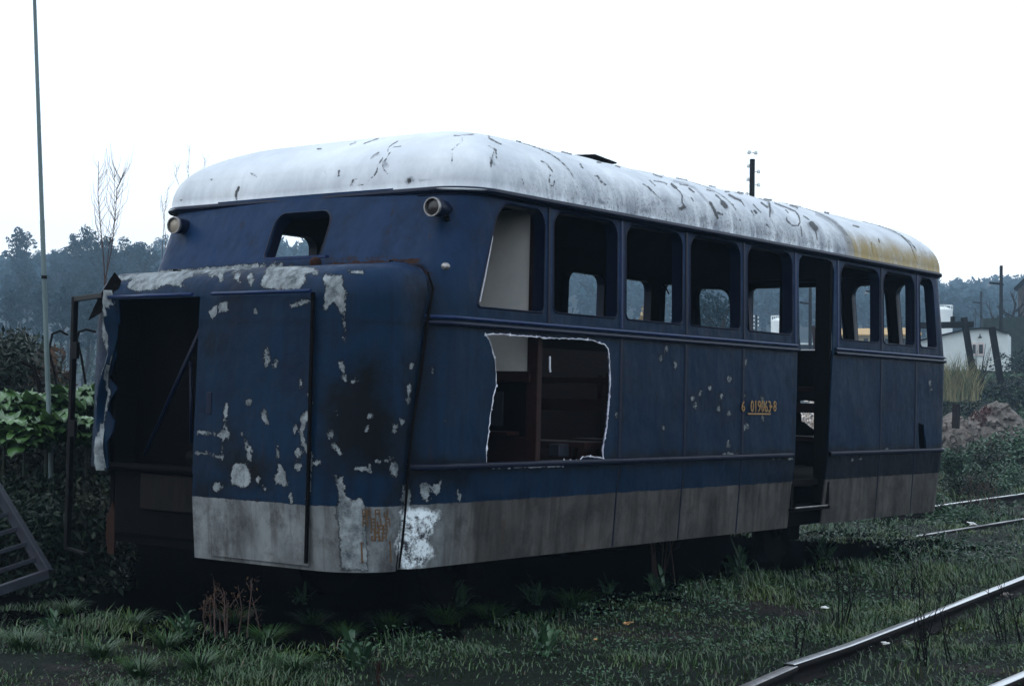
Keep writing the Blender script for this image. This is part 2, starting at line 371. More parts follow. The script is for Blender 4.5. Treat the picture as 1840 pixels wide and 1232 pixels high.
PEEL = [[(135, 120), (200, 105), (330, 92), (440, 84), (600, 70), (720, 62), (790, 66), (700, 78), (560, 92), (450, 100), (420, 112), (390, 135), (400, 150), (330, 140), (300, 160), (230, 165), (190, 150), (215, 120), (160, 132), (140, 150)],
 [(700, 72), (790, 72), (850, 80), (880, 92), (870, 112), (850, 98), (830, 103), (835, 130), (810, 155), (760, 160), (690, 155), (670, 140), (680, 115)],
 [(625, 110), (640, 98), (650, 120), (640, 148), (625, 135)], [(480, 95), (540, 88), (545, 118), (530, 130), (515, 108), (490, 112)], [(565, 100), (600, 95), (598, 140), (580, 120)],
 [(893, 110), (920, 103), (960, 108), (968, 125), (965, 150), (985, 175), (975, 190), (972, 225), (973, 262), (958, 250), (950, 225), (930, 200), (915, 215), (910, 235), (893, 228), (900, 195), (905, 160)],
 [(985, 92), (1035, 90), (1040, 102), (990, 104)], [(485, 230), (520, 208), (555, 206), (557, 236), (520, 243), (500, 264), (488, 246)], [(775, 210), (830, 195), (860, 200), (830, 212), (800, 218), (780, 225)],
 [(672, 600), (685, 580), (695, 610), (705, 650), (690, 635), (675, 620)], [(820, 600), (845, 585), (848, 610), (830, 640), (825, 680), (840, 710), (850, 740), (845, 760), (830, 730), (813, 690), (812, 640)],
 [(565, 830), (570, 790), (590, 775), (620, 780), (632, 800), (636, 840), (620, 866), (590, 864), (568, 850)], [(605, 670), (625, 705), (642, 730), (638, 772), (625, 762), (620, 720)],
 [(725, 700), (738, 735), (735, 770), (752, 790), (766, 830), (768, 866), (745, 852), (722, 850), (720, 828), (735, 800), (730, 760)], [(770, 880), (785, 890), (790, 925), (775, 920)],
 [(925, 815), (950, 830), (965, 820), (970, 850), (977, 895), (1000, 912), (1030, 900), (1042, 930), (1040, 985), (940, 985), (950, 915), (955, 880), (945, 845)],
 [(440, 658), (480, 665), (530, 668), (545, 655), (567, 672), (555, 692), (530, 685), (490, 679), (440, 673)],
 [(1238, 850), (1260, 842), (1280, 860), (1317, 843), (1314, 887), (1295, 892), (1285, 870), (1270, 878), (1277, 922), (1250, 910), (1243, 880)],
 [(85, 560), (120, 500), (140, 520), (120, 600), (105, 660), (95, 640)], [(105, 200), (150, 200), (155, 330), (130, 400), (108, 330)]]
PEEL = [C3(p) for p in PEEL]
PL = [([(848, 525), (850, 592)], 1.0), ([(849, 740), (846, 880), (838, 905)], 1.3), ([(548, 570), (545, 665)], 1.3), ([(436, 620), (427, 700)], .9), ([(541, 690), (533, 762)], 1.2),
      ([(415, 752), (440, 742), (490, 742), (520, 758)], 1.0), ([(920, 665), (926, 692)], 2.4), ([(935, 715), (958, 748)], 2.0), ([(1005, 802), (1030, 798), (1065, 803)], 2.0), ([(1060, 783), (1064, 806)], 1.8),
      ([(1205, 500), (1197, 560)], 1.6), ([(972, 260), (974, 350)], .8), ([(1378, 875), (1380, 910)], 1.2), ([(1215, 420), (1208, 440)], 1.0)]
PL = [(C3(a), b) for a, b in PL]
PD = [(*C3([(x, y)])[0], a / 1.987, b / 1.987) for x, y, a, b in [(695, 400, 9, 24), (725, 423, 6, 9), (963, 428, 10, 11), (972, 472, 9, 11), (1007, 485, 7, 7), (630, 560, 9, 9), (1063, 610, 7, 8), (796, 660, 5, 11), (1052, 660, 5, 8),
      (815, 495, 4, 10), (878, 775, 9, 10), (1092, 770, 6, 7), (1130, 765, 9, 5), (1150, 655, 7, 12), (1150, 800, 12, 22), (1192, 900, 15, 34), (1285, 452, 4, 6), (1332, 630, 3, 3), (690, 870, 5, 9), (662, 838, 5, 8), (805, 790, 12, 12), (808, 742, 8, 14), (516, 862, 14, 14), (655, 236, 7, 7), (1175, 630, 6, 8), (945, 600, 4, 4), (1360, 790, 8, 8), (1378, 795, 6, 9)]]
PD += [(820 + x / 2.2, 340 + y / 2.2, 2.2, 3.4) for x, y in [(1142, 685), (1077, 750), (1003, 787), (963, 805), (933, 828), (945, 855), (1048, 818), (1037, 870), (1080, 887), (818, 940), (1138, 943), (1148, 938), (1075, 1010), (808, 668), (866, 695), (830, 632), (637, 888)]]
PD += [(1371, 751, 2.2, 3.5), (1369.5, 718, 1.6, 5), (1372, 728, 3.2, 3), (1338, 651, 3, 4.5), (1311, 681, 3, 3), (1337, 711, 1.4, 2.6), (1365, 660, 1.2, 1.2), (1309, 798, 1.6, 3), (1391, 822, 5, 1.2), (1419, 824, 3, 1.6),
       (1594, 805, 1.4, 1.4), (1528, 814, 1.6, 1.4), (1553, 814, 1.8, 1.4), (1532, 826, 1.4, 1.6), (1546, 824, 1.4, 1.2), (1671, 688, 1.2, 2.2), (1673, 699, 1.0, 1.2), (1310, 815, 5, 1.0)]
BARE = [C3([(1160, 935), (1250, 930), (1330, 945), (1300, 1000), (1285, 1050), (1290, 1110), (1240, 1160), (1170, 1160), (1150, 1090), (1165, 1010)])]
def C6(pts): return [(560 + x / 5.6, 840 + y / 5.6) for x, y in pts]
PEEL += [C6([(240, 390), (380, 330), (520, 380), (540, 560), (550, 700), (560, 1030), (300, 1030), (280, 620)])]
GRIME_SHADE = [C3(p) for p in [[(885, 500), (960, 480), (1010, 400), (1050, 380), (1100, 430), (1130, 560), (1180, 640), (1170, 760), (1110, 800), (1000, 790), (900, 760), (890, 640)],
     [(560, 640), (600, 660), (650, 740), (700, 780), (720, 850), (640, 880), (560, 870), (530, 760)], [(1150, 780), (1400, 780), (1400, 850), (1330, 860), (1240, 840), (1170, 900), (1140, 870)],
     [(470, 310), (545, 320), (550, 400), (490, 390)], [(1225, 120), (1285, 130), (1300, 200), (1275, 330), (1262, 480), (1240, 640), (1215, 780), (1190, 930), (1130, 920), (1160, 760), (1195, 560), (1215, 330)], [(430, 830), (560, 840), (560, 900), (430, 900)]]]  # the long strip is shade painted down the bonnet joint, the rest grime
RUST = [C3(p) for p in [[(900, 40), (980, 42), (1080, 38), (1180, 40), (1260, 70), (1285, 110), (1280, 130), (1240, 90), (1150, 58), (1000, 56), (905, 56)], [(420, 60), (450, 60), (460, 74), (420, 76)], [(540, 900), (860, 912), (860, 920), (540, 910)]]]
RUSTL = [([(700, 410), (690, 460)], 2.0), ([(712, 350), (703, 400), (700, 415)], 2.5), ([(705, 348), (722, 346)], 4), ([(668, 357), (690, 354)], 3), ([(784, 395), (786, 415)], 2)]
HOLE_PX = [(872, 601), (879, 611), (884, 625), (889, 650), (891, 672), (891, 692), (886, 712), (880, 752), (876, 790), (873, 815), (874, 839), (920, 838.5), (970, 838), (1012, 837), (1012, 826), (1030, 828), (1040, 827), (1047, 820), (1060, 819), (1083, 822), (1083, 806), (1090, 766), (1094, 720), (1096, 690), (1095, 650), (1092, 628), (1086, 618), (1076, 615), (1060, 611), (1045, 609), (1030, 609), (1000, 608), (950, 604), (905, 601), (886, 600)]
def paint_attrs(me, extra_bare_hole=True, noise_peel=None):
    n = len(me.vertices); co = np.empty(n * 3, np.float32); me.vertices.foreach_get('co', co); co = co.reshape(-1, 3).astype(float)
    P = proj(co); q = (co - CAM) @ RM.T; mpp = -q[:, 2] / FPX                         # metres per pixel at each vertex
    nr = np.empty(n * 3, np.float32); me.vertices.foreach_get('normal', nr); nr = nr.reshape(-1, 3)
    vis = np.einsum('ij,ij->i', nr, CAM - co) > 0
    vis &= (co[:, 1] < 3.05)
    def acc(fs): 
        d = np.full(n, -400.0)
        for f in fs: d = np.maximum(d, f)
        d = np.where(vis, d * mpp, -1.0); return d
    A = {}
    A['peel'] = acc([sdf_poly(P, p) for p in PEEL] + [sdf_line(P, a, w) + 1.5 for a, w in PL] + [sdf_dot(P, *d) + 1.2 for d in PD])
    A['bare'] = acc([sdf_poly(P, p) for p in BARE])
    A['edge'] = acc([np.where(np.abs(sdf_poly(P, HOLE_PX)) < 40, 2.0 + sdf_line(P, HOLE_PX, 0), -400)]) if extra_bare_hole else np.full(n, -1.)
    A['grime_shade'] = acc([sdf_poly(P, p) for p in GRIME_SHADE])
    A['rust'] = acc([sdf_poly(P, p) for p in RUST] + [sdf_line(P, a, w) for a, w in RUSTL])
    for k, v in A.items():
        a = me.attributes.new(k, 'FLOAT', 'POINT'); a.data.foreach_set('value', np.ascontiguousarray(v, dtype=np.float32))
def fill_attrs(me):
    for k in ('peel', 'bare', 'grime_shade', 'rust', 'edge'):
        a = me.attributes.new(k, 'FLOAT', 'POINT'); a.data.foreach_set('value', np.full(len(me.vertices), -1., dtype=np.float32))

# ------------------------------------------------------------------ sheet-metal shell from an unrolled outline
def in_poly(P, poly): return sdf_poly(P, poly) > 0
def shell(name, rect, holes, mapf, mats, parent, fine=.05, thick=.014, zones=None):
    u0, u1, v0, v1 = rect; pts = []; edges = []
    def loop(poly, close=True):
        base = len(pts); m = 0; segs = []
        for a, b in zip(poly, poly[1:] + poly[:1]):
            L = math.hypot(b[0] - a[0], b[1] - a[1]); k = max(1, int(L / (fine * 1.2)))
            for j in range(k): segs.append((a[0] + (b[0] - a[0]) * j / k, a[1] + (b[1] - a[1]) * j / k))
        for j, p in enumerate(segs): pts.append(p); edges.append((base + j, base + (j + 1) % len(segs)))
    outer = [(u0, v0), (u1, v0), (u1, v1), (u0, v1)]
    loop(outer)
    for h in holes: loop(h)
    g = []
    for (a, b, step) in (zones or [(u0, u1, fine)]):
        us = np.arange(a + step / 2, b, step); vs = np.arange(v0 + step / 2, v1, step)
        U, V = np.meshgrid(us, vs); U = U + (np.arange(len(vs)) % 2)[:, None] * step * .5; g.append(np.stack([U.ravel(), V.ravel()], 1))
    g = np.concatenate(g); g = g[(g[:, 0] < u1 - fine * .3) & (g[:, 0] > u0 + fine * .3)]
    ok = np.ones(len(g), bool)
    for h in holes: ok &= sdf_poly(g, h) < -fine * .4
    g = g[ok]
    n0 = len(pts); allp = [Vector(p) for p in pts] + [Vector((float(a), float(b))) for a, b in g]
    r = delaunay_2d_cdt(allp, edges, [], 0, 1e-5, False)
    V2 = np.array([(v.x, v.y) for v in r[0]]); F = np.array([f for f in r[2] if len(f) == 3], int)
    cen = V2[F].mean(1); keep = (cen[:, 0] > u0) & (cen[:, 0] < u1) & (cen[:, 1] > v0) & (cen[:, 1] < v1)
    for h in holes: keep &= sdf_poly(cen, h) < 0
    F = F[keep]; used = np.unique(F); re = -np.ones(len(V2), int); re[used] = np.arange(len(used)); F = re[F]; V2 = V2[used]
    P3 = np.array([mapf(u, v) for u, v in V2])
    a, b, c = P3[F[:, 0]], P3[F[:, 1]], P3[F[:, 2]]; fn = np.cross(b - a, c - a); N = np.zeros_like(P3)
    for k in range(3): np.add.at(N, F[:, k], fn)
    N /= np.linalg.norm(N, axis=1)[:, None] + 1e-12
    cc = P3.mean(0)
    if np.einsum('ij,ij->i', N, P3 - cc).mean() < 0: F = F[:, ::-1]; N = -N
    n = len(P3); P4 = np.vstack([P3, P3 - N * thick])
    ed = {}
    for f in F:
        for k in range(3):
            e = (f[k], f[(k + 1) % 3]); ed[e] = 1
    rim = [(x, y) for (x, y) in ed if (y, x) not in ed]
    faces = [tuple(f) for f in F.tolist()] + [tuple(int(x) + n for x in f[::-1]) for f in F.tolist()] + [(int(y), int(x), int(x) + n, int(y) + n) for x, y in rim]
    me = bpy.data.meshes.new(name); me.from_pydata(P4.tolist(), [], faces); me.update()
    for m in mats: me.materials.append(m)
    mi = np.zeros(len(faces), np.int32); mi[len(F):2 * len(F)] = 1
    if len(mats) > 2: mi[2 * len(F):] = 0
    me.polygons.foreach_set('material_index', mi); me.polygons.foreach_set('use_smooth', np.ones(len(faces), bool)); me.update(); sharp(me, 50)
    return link(name, me, parent)

def lerp_tab(z, tab):
    if z <= tab[0][0]: return tab[0][1]
    for (a, x), (b, y) in zip(tab, tab[1:]):
        if z <= b: return x + (y - x) * (z - a) / (b - a)
    return tab[-1][1]
WID = 3.24; RC = .30
XFT = [(-1.19, -1.60), (-.50, -1.49), (.50, -1.36), (1.47, -.99)]
XRT = [(-1.19, 7.76), (-.50, 7.83), (.50, 7.86), (1.47, 7.68)]
Y0T = [(-1.19, .05), (-.5, 0), (.5, 0), (1.47, .02)]
# heights below are relative to the camera height HC; car() adds it
def car(x, y, z): return (x, y, z + HC)
AL = RC * math.pi / 2
def bodymap(u, z):
    xf, xr, y0 = lerp_tab(z, XFT), lerp_tab(z, XRT), lerp_tab(z, Y0T); FW = WID - 2 * RC; yn, yf = y0, WID - y0
    bow = .04
    if 0 <= u <= 6.86: return car(u, yn, z)
    if u < 0:
        a = -u
        if a <= 1: return car((xf + RC) * a, yn, z)
        if a <= 1 + AL: t = (a - 1) / RC; return car(xf + RC - RC * math.sin(t), yn + RC - RC * math.cos(t), z)
        if a <= 1 + AL + FW:
            f = (a - 1 - AL) / FW; return car(xf - bow * 4 * f * (1 - f), yn + RC + f * (yf - yn - 2 * RC), z)
        if a <= 1 + 2 * AL + FW: t = (a - 1 - AL - FW) / RC; return car(xf + RC - RC * math.cos(t), yf - RC + RC * math.sin(t), z)
        f = min(1, a - 1 - 2 * AL - FW); return car((xf + RC) * (1 - f), yf, z)
    b = u - 6.86
    if b <= .7: return car(6.86 + (xr - RC - 6.86) * b / .7, yn, z)
    b -= .7
    if b <= AL: t = b / RC; return car(xr - RC + RC * math.sin(t), yn + RC - RC * math.cos(t), z)
    b -= AL
    if b <= FW: f = b / FW; return car(xr + bow * 4 * f * (1 - f), yn + RC + f * (yf - yn - 2 * RC), z)
    b -= FW
    if b <= AL: t = b / RC; return car(xr - RC + RC * math.cos(t), yf - RC + RC * math.sin(t), z)
    b -= AL
    if b <= .7: return car(xr - RC + (6.86 - xr + RC) * b / .7, yf, z)
    b -= .7
    return car(6.86 - b, yf, z)
UF = 1 + AL; UFL = UF + WID - 2 * RC; U0 = -(UFL + AL + 1)              # u of front face start / end
UR = 6.86 + .7 + AL; URL = UR + WID - 2 * RC; UFAR = URL + AL + .7; U1 = UFAR + 6.86
def uf(y): return -(UF + (y - RC))            # u of a point y across the front face
def ur(y): return UR + (y - RC)
def ufar(x): return UFAR + 6.86 - x
def rrect(a, b, c, d, rt=.13, rb=.05, n=5, skew=0.):
    """rounded window outline a..b x c..d, rounder on top; skew shifts the top"""
    P = []
    for cx_, cy_, r, t0 in ((b - rb, c + rb, rb, -90), (b - rt, d - rt, rt, 0), (a + rt, d - rt, rt, 90), (a + rb, c + rb, rb, 180)):
        for k in range(n + 1):
            t = math.radians(t0 + 90 * k / n); P.append([cx_ + r * math.cos(t), cy_ + r * math.sin(t)])
    if skew:
        for p in P: p[0] += skew * (p[1] - c) / (d - c)
    return [tuple(p) for p in P]
ZS, ZT = .64, 1.385
wins = []                                    # (outline in u,z)
wins.append(rrect(-.845, -.065, ZS - .01, ZT, .15, .04))
for i in range(4): wins.append(rrect(i + .07, i + .93, ZS, ZT + .015, .12, .05))
wins.append(rrect(4.985, 5.885, ZS, ZT, .13, .05)); wins.append(rrect(6.0, 6.79, ZS, ZT, .13, .05))
wins.append(rrect(6.96, 7.42, ZS, ZT, .12, .05))
nside = len(wins)
# front face centre window
wins.append(rrect(uf(1.80), uf(1.22), 1.005, 1.345, .10, .03, skew=-.0))
# rear face windows
for a, b in ((.14, .58), (.72, 1.15), (1.30, 2.54), (2.80, 3.32)): wins.append(rrect(ur(a), ur(b), ZS, ZT, .13, .05))
# far side windows
wins.append(rrect(ufar(.72), ufar(.06), ZS, ZT, .10, .05))
for i in range(1, 7): wins.append(rrect(ufar(i + .385), ufar(i - (.16 if i == 1 else .31)), ZS, ZT, .12, .05))
wins.append(rrect(UFAR - .34, ufar(6.70), ZS, ZT, .12, .05)); wins.append(rrect(-(UFL + AL + .93), -(UFL + AL + .18), ZS, ZT, .12, .05))
rs = random.Random(3)
def ragged(poly, amp=.012, step=.04):
    o = []
    for a, b in zip(poly, poly[1:] + poly[:1]):
        k = max(1, int(math.hypot(b[0] - a[0], b[1] - a[1]) / step))
        for j in range(k):
            o.append((a[0] + (b[0] - a[0]) * j / k + rs.uniform(-amp, amp), a[1] + (b[1] - a[1]) * j / k + rs.uniform(-amp, amp)))
    return o
hole = []
for p in HOLE_PX:
    q = ony(p[0], p[1], 0.0); x = q[0]; z = q[2] - HC
    u = x if x >= 0 else -(x / (lerp_tab(z, XFT) + RC)); hole.append((u, z))
hole = ragged(hole, .005, .03)
door_h = [(3.985, -1.30), (4.69, -1.30), (4.70, -1.0), (4.80, .45), (4.845, 1.30), (4.79, 1.385), (4.70, 1.41), (4.16, 1.41), (4.09, 1.36), (4.075, 1.2), (4.09, .62), (4.12, .50), (4.05, .48), (4.03, -.6)]
small_h = ragged([(6.93, -.20), (7.07, -.22), (7.10, -.30), (7.16, -.44), (7.14, -.50), (6.98, -.48), (6.94, -.36)], .008, .05)
rear_h = ragged([(ur(1.40), -.33), (ur(1.62), -.40), (ur(1.90), -.22), (ur(1.92), .02), (ur(1.40), .03)], .02, .06)
car_holes = wins + [hole, door_h, small_h, rear_h]

railcar = empty('railcar', (0, 0, 0))
tag(railcar, 'derelict blue railcar with glassless windows, peeling white roof and a torn hole in its side', 'railcar')
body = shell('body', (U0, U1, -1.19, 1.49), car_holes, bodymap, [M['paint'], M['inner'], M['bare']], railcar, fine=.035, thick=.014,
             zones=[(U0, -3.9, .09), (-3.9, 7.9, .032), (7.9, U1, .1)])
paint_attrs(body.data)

tp = []
for k, (u, z) in enumerate(hole):
    tp.append((Vector(bodymap(u, z)) + Vector((0, -.002, 0)), rs.uniform(.0012, .006) * (2.2 if rs.random() < .12 else 1)))
tm_ = MB(); L_ = len(tp); seg = [tp[k % L_] for k in range(L_ + 1)]; brk = [rs.random() < .2 for _ in seg]
tm_.tube([p for p, r in seg], [.0009 if b_ else r for b_, (p, r) in zip(brk, seg)], 5)
for k in range(0, L_, 5):
    p = tp[k][0]; w = rs.uniform(.004, .012); tm_.prism([p + Vector((-w, 0, -w)), p + Vector((w, 0, -w * .6)), p + Vector((rs.uniform(-w, w), 0, w * 1.4))], (0, -.006, 0))
tm_.build('torn_edge', M['bare'], railcar)
# window surrounds: a lined reveal behind each opening
def reveal(poly, name, depth=.10, mat=None, proud=.004, lip=.022):
    c = np.mean(np.array(poly), 0); me_p = []; P = []
    n = len(poly)
    def nrm(u, z):
        a = np.array(bodymap(u - .01, z)); b = np.array(bodymap(u + .01, z)); c_ = np.array(bodymap(u, z - .01)); d = np.array(bodymap(u, z + .01))
        v = np.cross(b - a, d - c_); v /= np.linalg.norm(v); return v
    bm = bmesh.new(); R = []
    for k in range(4): R.append([])
    for (u, z) in poly:
        e = np.array([u, z]) - c; L = np.linalg.norm(e); o = c + e * (1 + lip / L); p_in = bodymap(u, z); p_out = bodymap(*o); nn_ = nrm(u, z)
        # outward normal = away from the car's axis
        ctr = np.array([min(max(p_in[0], 0), 6.5), WID / 2, p_in[2]])
        if np.dot(nn_, np.array(p_in) - ctr) < 0: nn_ = -nn_
        R[0].append(bm.verts.new(Vector(np.array(p_out) + nn_ * .0005))); R[1].append(bm.verts.new(Vector(np.array(p_out) * .35 + np.array(p_in) * .65 + nn_ * .008)))
        R[2].append(bm.verts.new(Vector(np.array(p_in) + nn_ * .002))); R[3].append(bm.verts.new(Vector(np.array(p_in) - nn_ * depth)))
    for A, B in zip(R, R[1:]):
        for k in range(n): bm.faces.new((A[k], A[(k + 1) % n], B[(k + 1) % n], B[k]))
    for f in bm.faces: f.smooth = True
    bmesh.ops.recalc_face_normals(bm, faces=bm.faces)
    me = bpy.data.meshes.new(name); bm.to_mesh(me); bm.free(); me.materials.append(mat or M['trim']); sharp(me, 40)
    return link(name, me, railcar)
for k, w in enumerate(wins): reveal(w, 'window_frame', .10 if k < 24 else .1)
# interior lining between windows: pillars give the wall its thickness
# ---- roof
def KX(ox, oy, k, L): return [([(ox + x / k, oy + y / k) for x, y in p], max(w / k, .55)) for p, w in L]
CRK = KX(1050, 260, 4.089, [([(75, 228), (100, 235), (118, 260), (155, 300)], 3), ([(430, 290), (470, 310), (530, 370), (560, 400)], 2.5), ([(510, 265), (590, 280), (605, 290)], 3), ([(640, 290), (665, 315), (700, 345), (717, 370), (718, 420), (735, 450), (715, 480)], 4.5), ([(642, 292), (672, 318)], 9), ([(705, 470), (735, 460)], 10),
   ([(770, 322), (805, 348)], 6), ([(925, 425), (950, 475), (980, 540)], 9), ([(975, 500), (1015, 512)], 7), ([(965, 368), (1000, 400), (1040, 455)], 5), ([(1015, 425), (1038, 455)], 14), ([(1065, 370), (1110, 395), (1150, 412)], 7), ([(1150, 412), (1180, 455)], 3), ([(1240, 440), (1300, 500)], 3.5), ([(1225, 485), (1250, 525)], 3), ([(1250, 485), (1262, 500)], 9),
   ([(1300, 425), (1345, 460)], 6), ([(1360, 430), (1365, 480), (1362, 530)], 5), ([(1400, 430), (1480, 460), (1550, 490), (1575, 520), (1585, 570), (1570, 595), (1530, 595), (1490, 560), (1485, 535)], 4), ([(1610, 525), (1650, 550)], 4), ([(1668, 580), (1700, 615)], 17), ([(1260, 385), (1360, 410)], 3.5), ([(785, 390), (800, 412)], 5), ([(590, 480), (610, 510), (640, 500)], 2.5),
   ([(1100, 345), (1160, 365)], 3), ([(900, 330), (960, 345)], 3), ([(480, 262), (520, 300)], 2.5), ([(1075, 430), (1095, 445)], 3), ([(1335, 585), (1360, 610)], 3), ([(1700, 640), (1712, 700)], 3), ([(1590, 600), (1600, 680)], 2.5), ([(1480, 480), (1500, 500)], 3), ([(700, 290), (760, 300)], 3), ([(230, 155), (260, 165)], 4), ([(95, 128), (120, 132)], 5), ([(1035, 345), (1065, 345)], 4)])
CRK += KX(560, 200, 5.41, [([(765, 395), (730, 450), (700, 500), (690, 550), (735, 610)], 4), ([(690, 450), (660, 505)], 4), ([(640, 535), (632, 590), (615, 620), (560, 665), (545, 690)], 3.5), ([(575, 460), (610, 425), (655, 400)], 3.5), ([(372, 735), (390, 700), (400, 665), (440, 660)], 4), ([(375, 720), (440, 712), (500, 712)], 5), ([(945, 665), (960, 695)], 17),
   ([(905, 730), (935, 712)], 5), ([(1465, 260), (1460, 300), (1410, 330), (1350, 390), (1375, 430), (1355, 510)], 3), ([(1720, 240), (1740, 275), (1840, 320)], 5), ([(1740, 450), (1745, 540)], 6), ([(1790, 370), (1795, 460)], 4), ([(60, 368), (90, 365)], 6), ([(258, 630), (275, 575)], 5), ([(740, 390), (750, 350), (790, 320), (840, 290)], 2), ([(1380, 240), (1580, 224)], 3), ([(370, 327), (430, 302)], 3), ([(510, 317), (540, 302), (600, 282), (650, 264)], 4), ([(790, 350), (865, 340)], 2), ([(1710, 330), (1765, 360), (1790, 385)], 3)])
CRK += KX(280, 220, 2.875, [([(428, 335), (412, 370), (420, 408)], 6), ([(490, 262), (520, 280)], 3), ([(283, 298), (291, 298)], 4), ([(942, 250), (948, 275)], 3), ([(845, 135), (852, 135)], 3), ([(130, 402), (134, 404)], 4), ([(872, 255), (885, 270)], 2), ([(150, 330), (160, 345)], 2)])
CRK += KX(860, 220, 2.14, [([(240, 148), (262, 160), (285, 190)], 1.6), ([(275, 200), (270, 235), (285, 248), (292, 225)], 1.8), ([(455, 205), (470, 230), (490, 240)], 1.6), ([(165, 215), (175, 245)], 1.6), ([(60, 100), (55, 130), (50, 160)], 1.6), ([(40, 60), (80, 82)], 2.2), ([(1440, 396), (1462, 402)], 2.4), ([(1620, 430), (1660, 470), (1690, 550)], 1.4), ([(1510, 462), (1515, 498)], 1.6), ([(1538, 448), (1542, 462)], 2.4), ([(640, 240), (690, 285)], 1.4), ([(390, 160), (400, 175)], 2.4), ([(570, 160), (610, 172)], 1.6)])
GRY = KX(1050, 260, 4.089, [([(660, 268), (740, 285), (820, 330), (880, 390), (930, 440), (960, 490)], 9), ([(490, 428), (545, 434)], 12), ([(585, 412), (600, 412)], 14), ([(115, 415), (145, 435)], 14), ([(430, 485), (455, 485)], 16), ([(860, 550), (890, 545)], 18), ([(700, 470), (740, 470)], 16), ([(1010, 420), (1045, 460)], 18), ([(1660, 585), (1705, 620)], 24), ([(1740, 515), (1800, 560), (1840, 610)], 6), ([(1350, 430), (1380, 500)], 12)])
GRY += KX(560, 200, 5.41, [([(710, 500), (718, 525)], 22), ([(1050, 680), (1180, 690)], 18), ([(590, 440), (640, 415)], 14), ([(1750, 470), (1770, 520)], 16), ([(925, 690), (975, 665)], 26), ([(400, 690), (470, 715)], 10)]) + KX(860, 220, 2.14, [([(1300, 350), (1360, 380), (1400, 420), (1422, 462)], 7), ([(465, 300), (480, 315)], 8)])
def roof_attr(me):
    n = len(me.vertices); co = np.empty(n * 3, np.float32); me.vertices.foreach_get('co', co); co = co.reshape(-1, 3).astype(float)
    sel = (co[:, 1] < 2.6) | (co[:, 0] < 1.2); sel[n // 2:] = False; ids = np.nonzero(sel)[0]; P = proj(co[ids]); mpp = -((co[ids] - CAM) @ RM.T)[:, 2] / FPX
    for nm_, L in (('crack', CRK), ('bald', GRY)):
        d = np.full(len(ids), -400.)
        for p, w in L:
            q = np.array(p); lo, hi = q.min(0) - 25, q.max(0) + 25; b = np.nonzero((P[:, 0] > lo[0]) & (P[:, 0] < hi[0]) & (P[:, 1] > lo[1]) & (P[:, 1] < hi[1]))[0]
            if len(b): d[b] = np.maximum(d[b], sdf_line(P[b], p, w * 1.05 + .3))
        v = np.full(n, -1., np.float32); v[ids] = d * mpp; a = me.attributes.new(nm_, 'FLOAT', 'POINT'); a.data.foreach_set('value', v)
def roof():
    V = []; F = []; ws = [1.012] + [1 - .55 * (k / 84) ** 1.35 for k in range(85)] + [.40, .33, .26, .18, .1, .03, .0]
    xf, xr = -1.01, 7.70; af, ar = 1.80, 1.0; H = .625; y0 = -.015; hw = 1.665; cy = 1.65
    N = []
    def outline(w):
        r = .34; P = []
        xa, xb = xf + af * (1 - w), xr - ar * (1 - w); hwv = hw * w; r_ = min(r * w + .0, hwv, 9)
        def arc(cx_, cy_, t0, t1, k):
            k = 30; return [(cx_ + r_ * math.cos(math.radians(t0 + (t1 - t0) * j / k)), cy_ + r_ * math.sin(math.radians(t0 + (t1 - t0) * j / k))) for j in range(k + 1)]
        P += arc(xb - r_, cy - hwv + r_, 270, 360, 6)
        m = 210
        P += [(xb, cy - hwv + r_ + (2 * hwv - 2 * r_) * j / m) for j in range(1, m)]
        P += arc(xb - r_, cy + hwv - r_, 0, 90, 6)
        m2 = 640; xs = [xb - r_ + (xa + r_ - (xb - r_)) * j / m2 for j in range(1, m2)]
        P += [(x, cy + hwv) for x in xs]
        P += arc(xa + r_, cy + hwv - r_, 90, 180, 6)
        P += [(xa, cy + hwv - r_ - (2 * hwv - 2 * r_) * j / m) for j in range(1, m)]
        P += arc(xa + r_, cy - hwv + r_, 180, 270, 6)
        P += [(x, cy - hwv) for x in xs[::-1]]
        return P
    for w in ws:
        ww = min(w, 1.0); z = 1.475 + H * (1 - ww ** 2.5) ** .42
        if w > 1: z -= .012
        for (x, y) in outline(max(w, .002)):
            # slight sag and waviness of old sheet
            dz = .006 * math.sin(x * 5.1 + y * 2) * (1 - ww) * 2 + .004 * math.sin(x * 11.7)
            V.append(car(x, y, z + (dz if w < .97 else 0)))
    n = len(outline(1.))
    for r in range(len(ws) - 1):
        for k in range(n): F.append((r * n + k, r * n + (k + 1) % n, (r + 1) * n + (k + 1) % n, (r + 1) * n + k))
    nv = len(V); V2 = [(x, y, z - .014) for x, y, z in V]
    F2 = [tuple(i + nv for i in f[::-1]) for f in F] + [((k + 1) % n, k, k + nv, (k + 1) % n + nv) for k in range(n)]
    me = npmesh('roof', np.array(V + V2), np.array(F + F2), [M['roof'], M['inner']], True, [0] * len(F) + [1] * len(F) + [0] * n)
    roof_attr(me)
    return link('roof', me, railcar), outline
roof_o, outl = roof()
def roofz(x, y):
    v = abs(y - 1.65) / 1.665; u = 0
    if x < .79: u = (.79 - x) / 1.80
    if x > 6.7: u = (x - 6.7) / 1.0
    w = max(u, v); w = min(w, 1.); return 1.475 + .625 * (1 - w ** 2.5) ** .42
# gutter lip round the roof edge
g = MB(); o = outl(1.0); g.tube([car(x + (x - 3.3) * .0005, y + (y - 1.65) * .002, 1.456) for x, y in o + o[:2]], .024, 8, False).build('gutter', M['trim'], railcar)
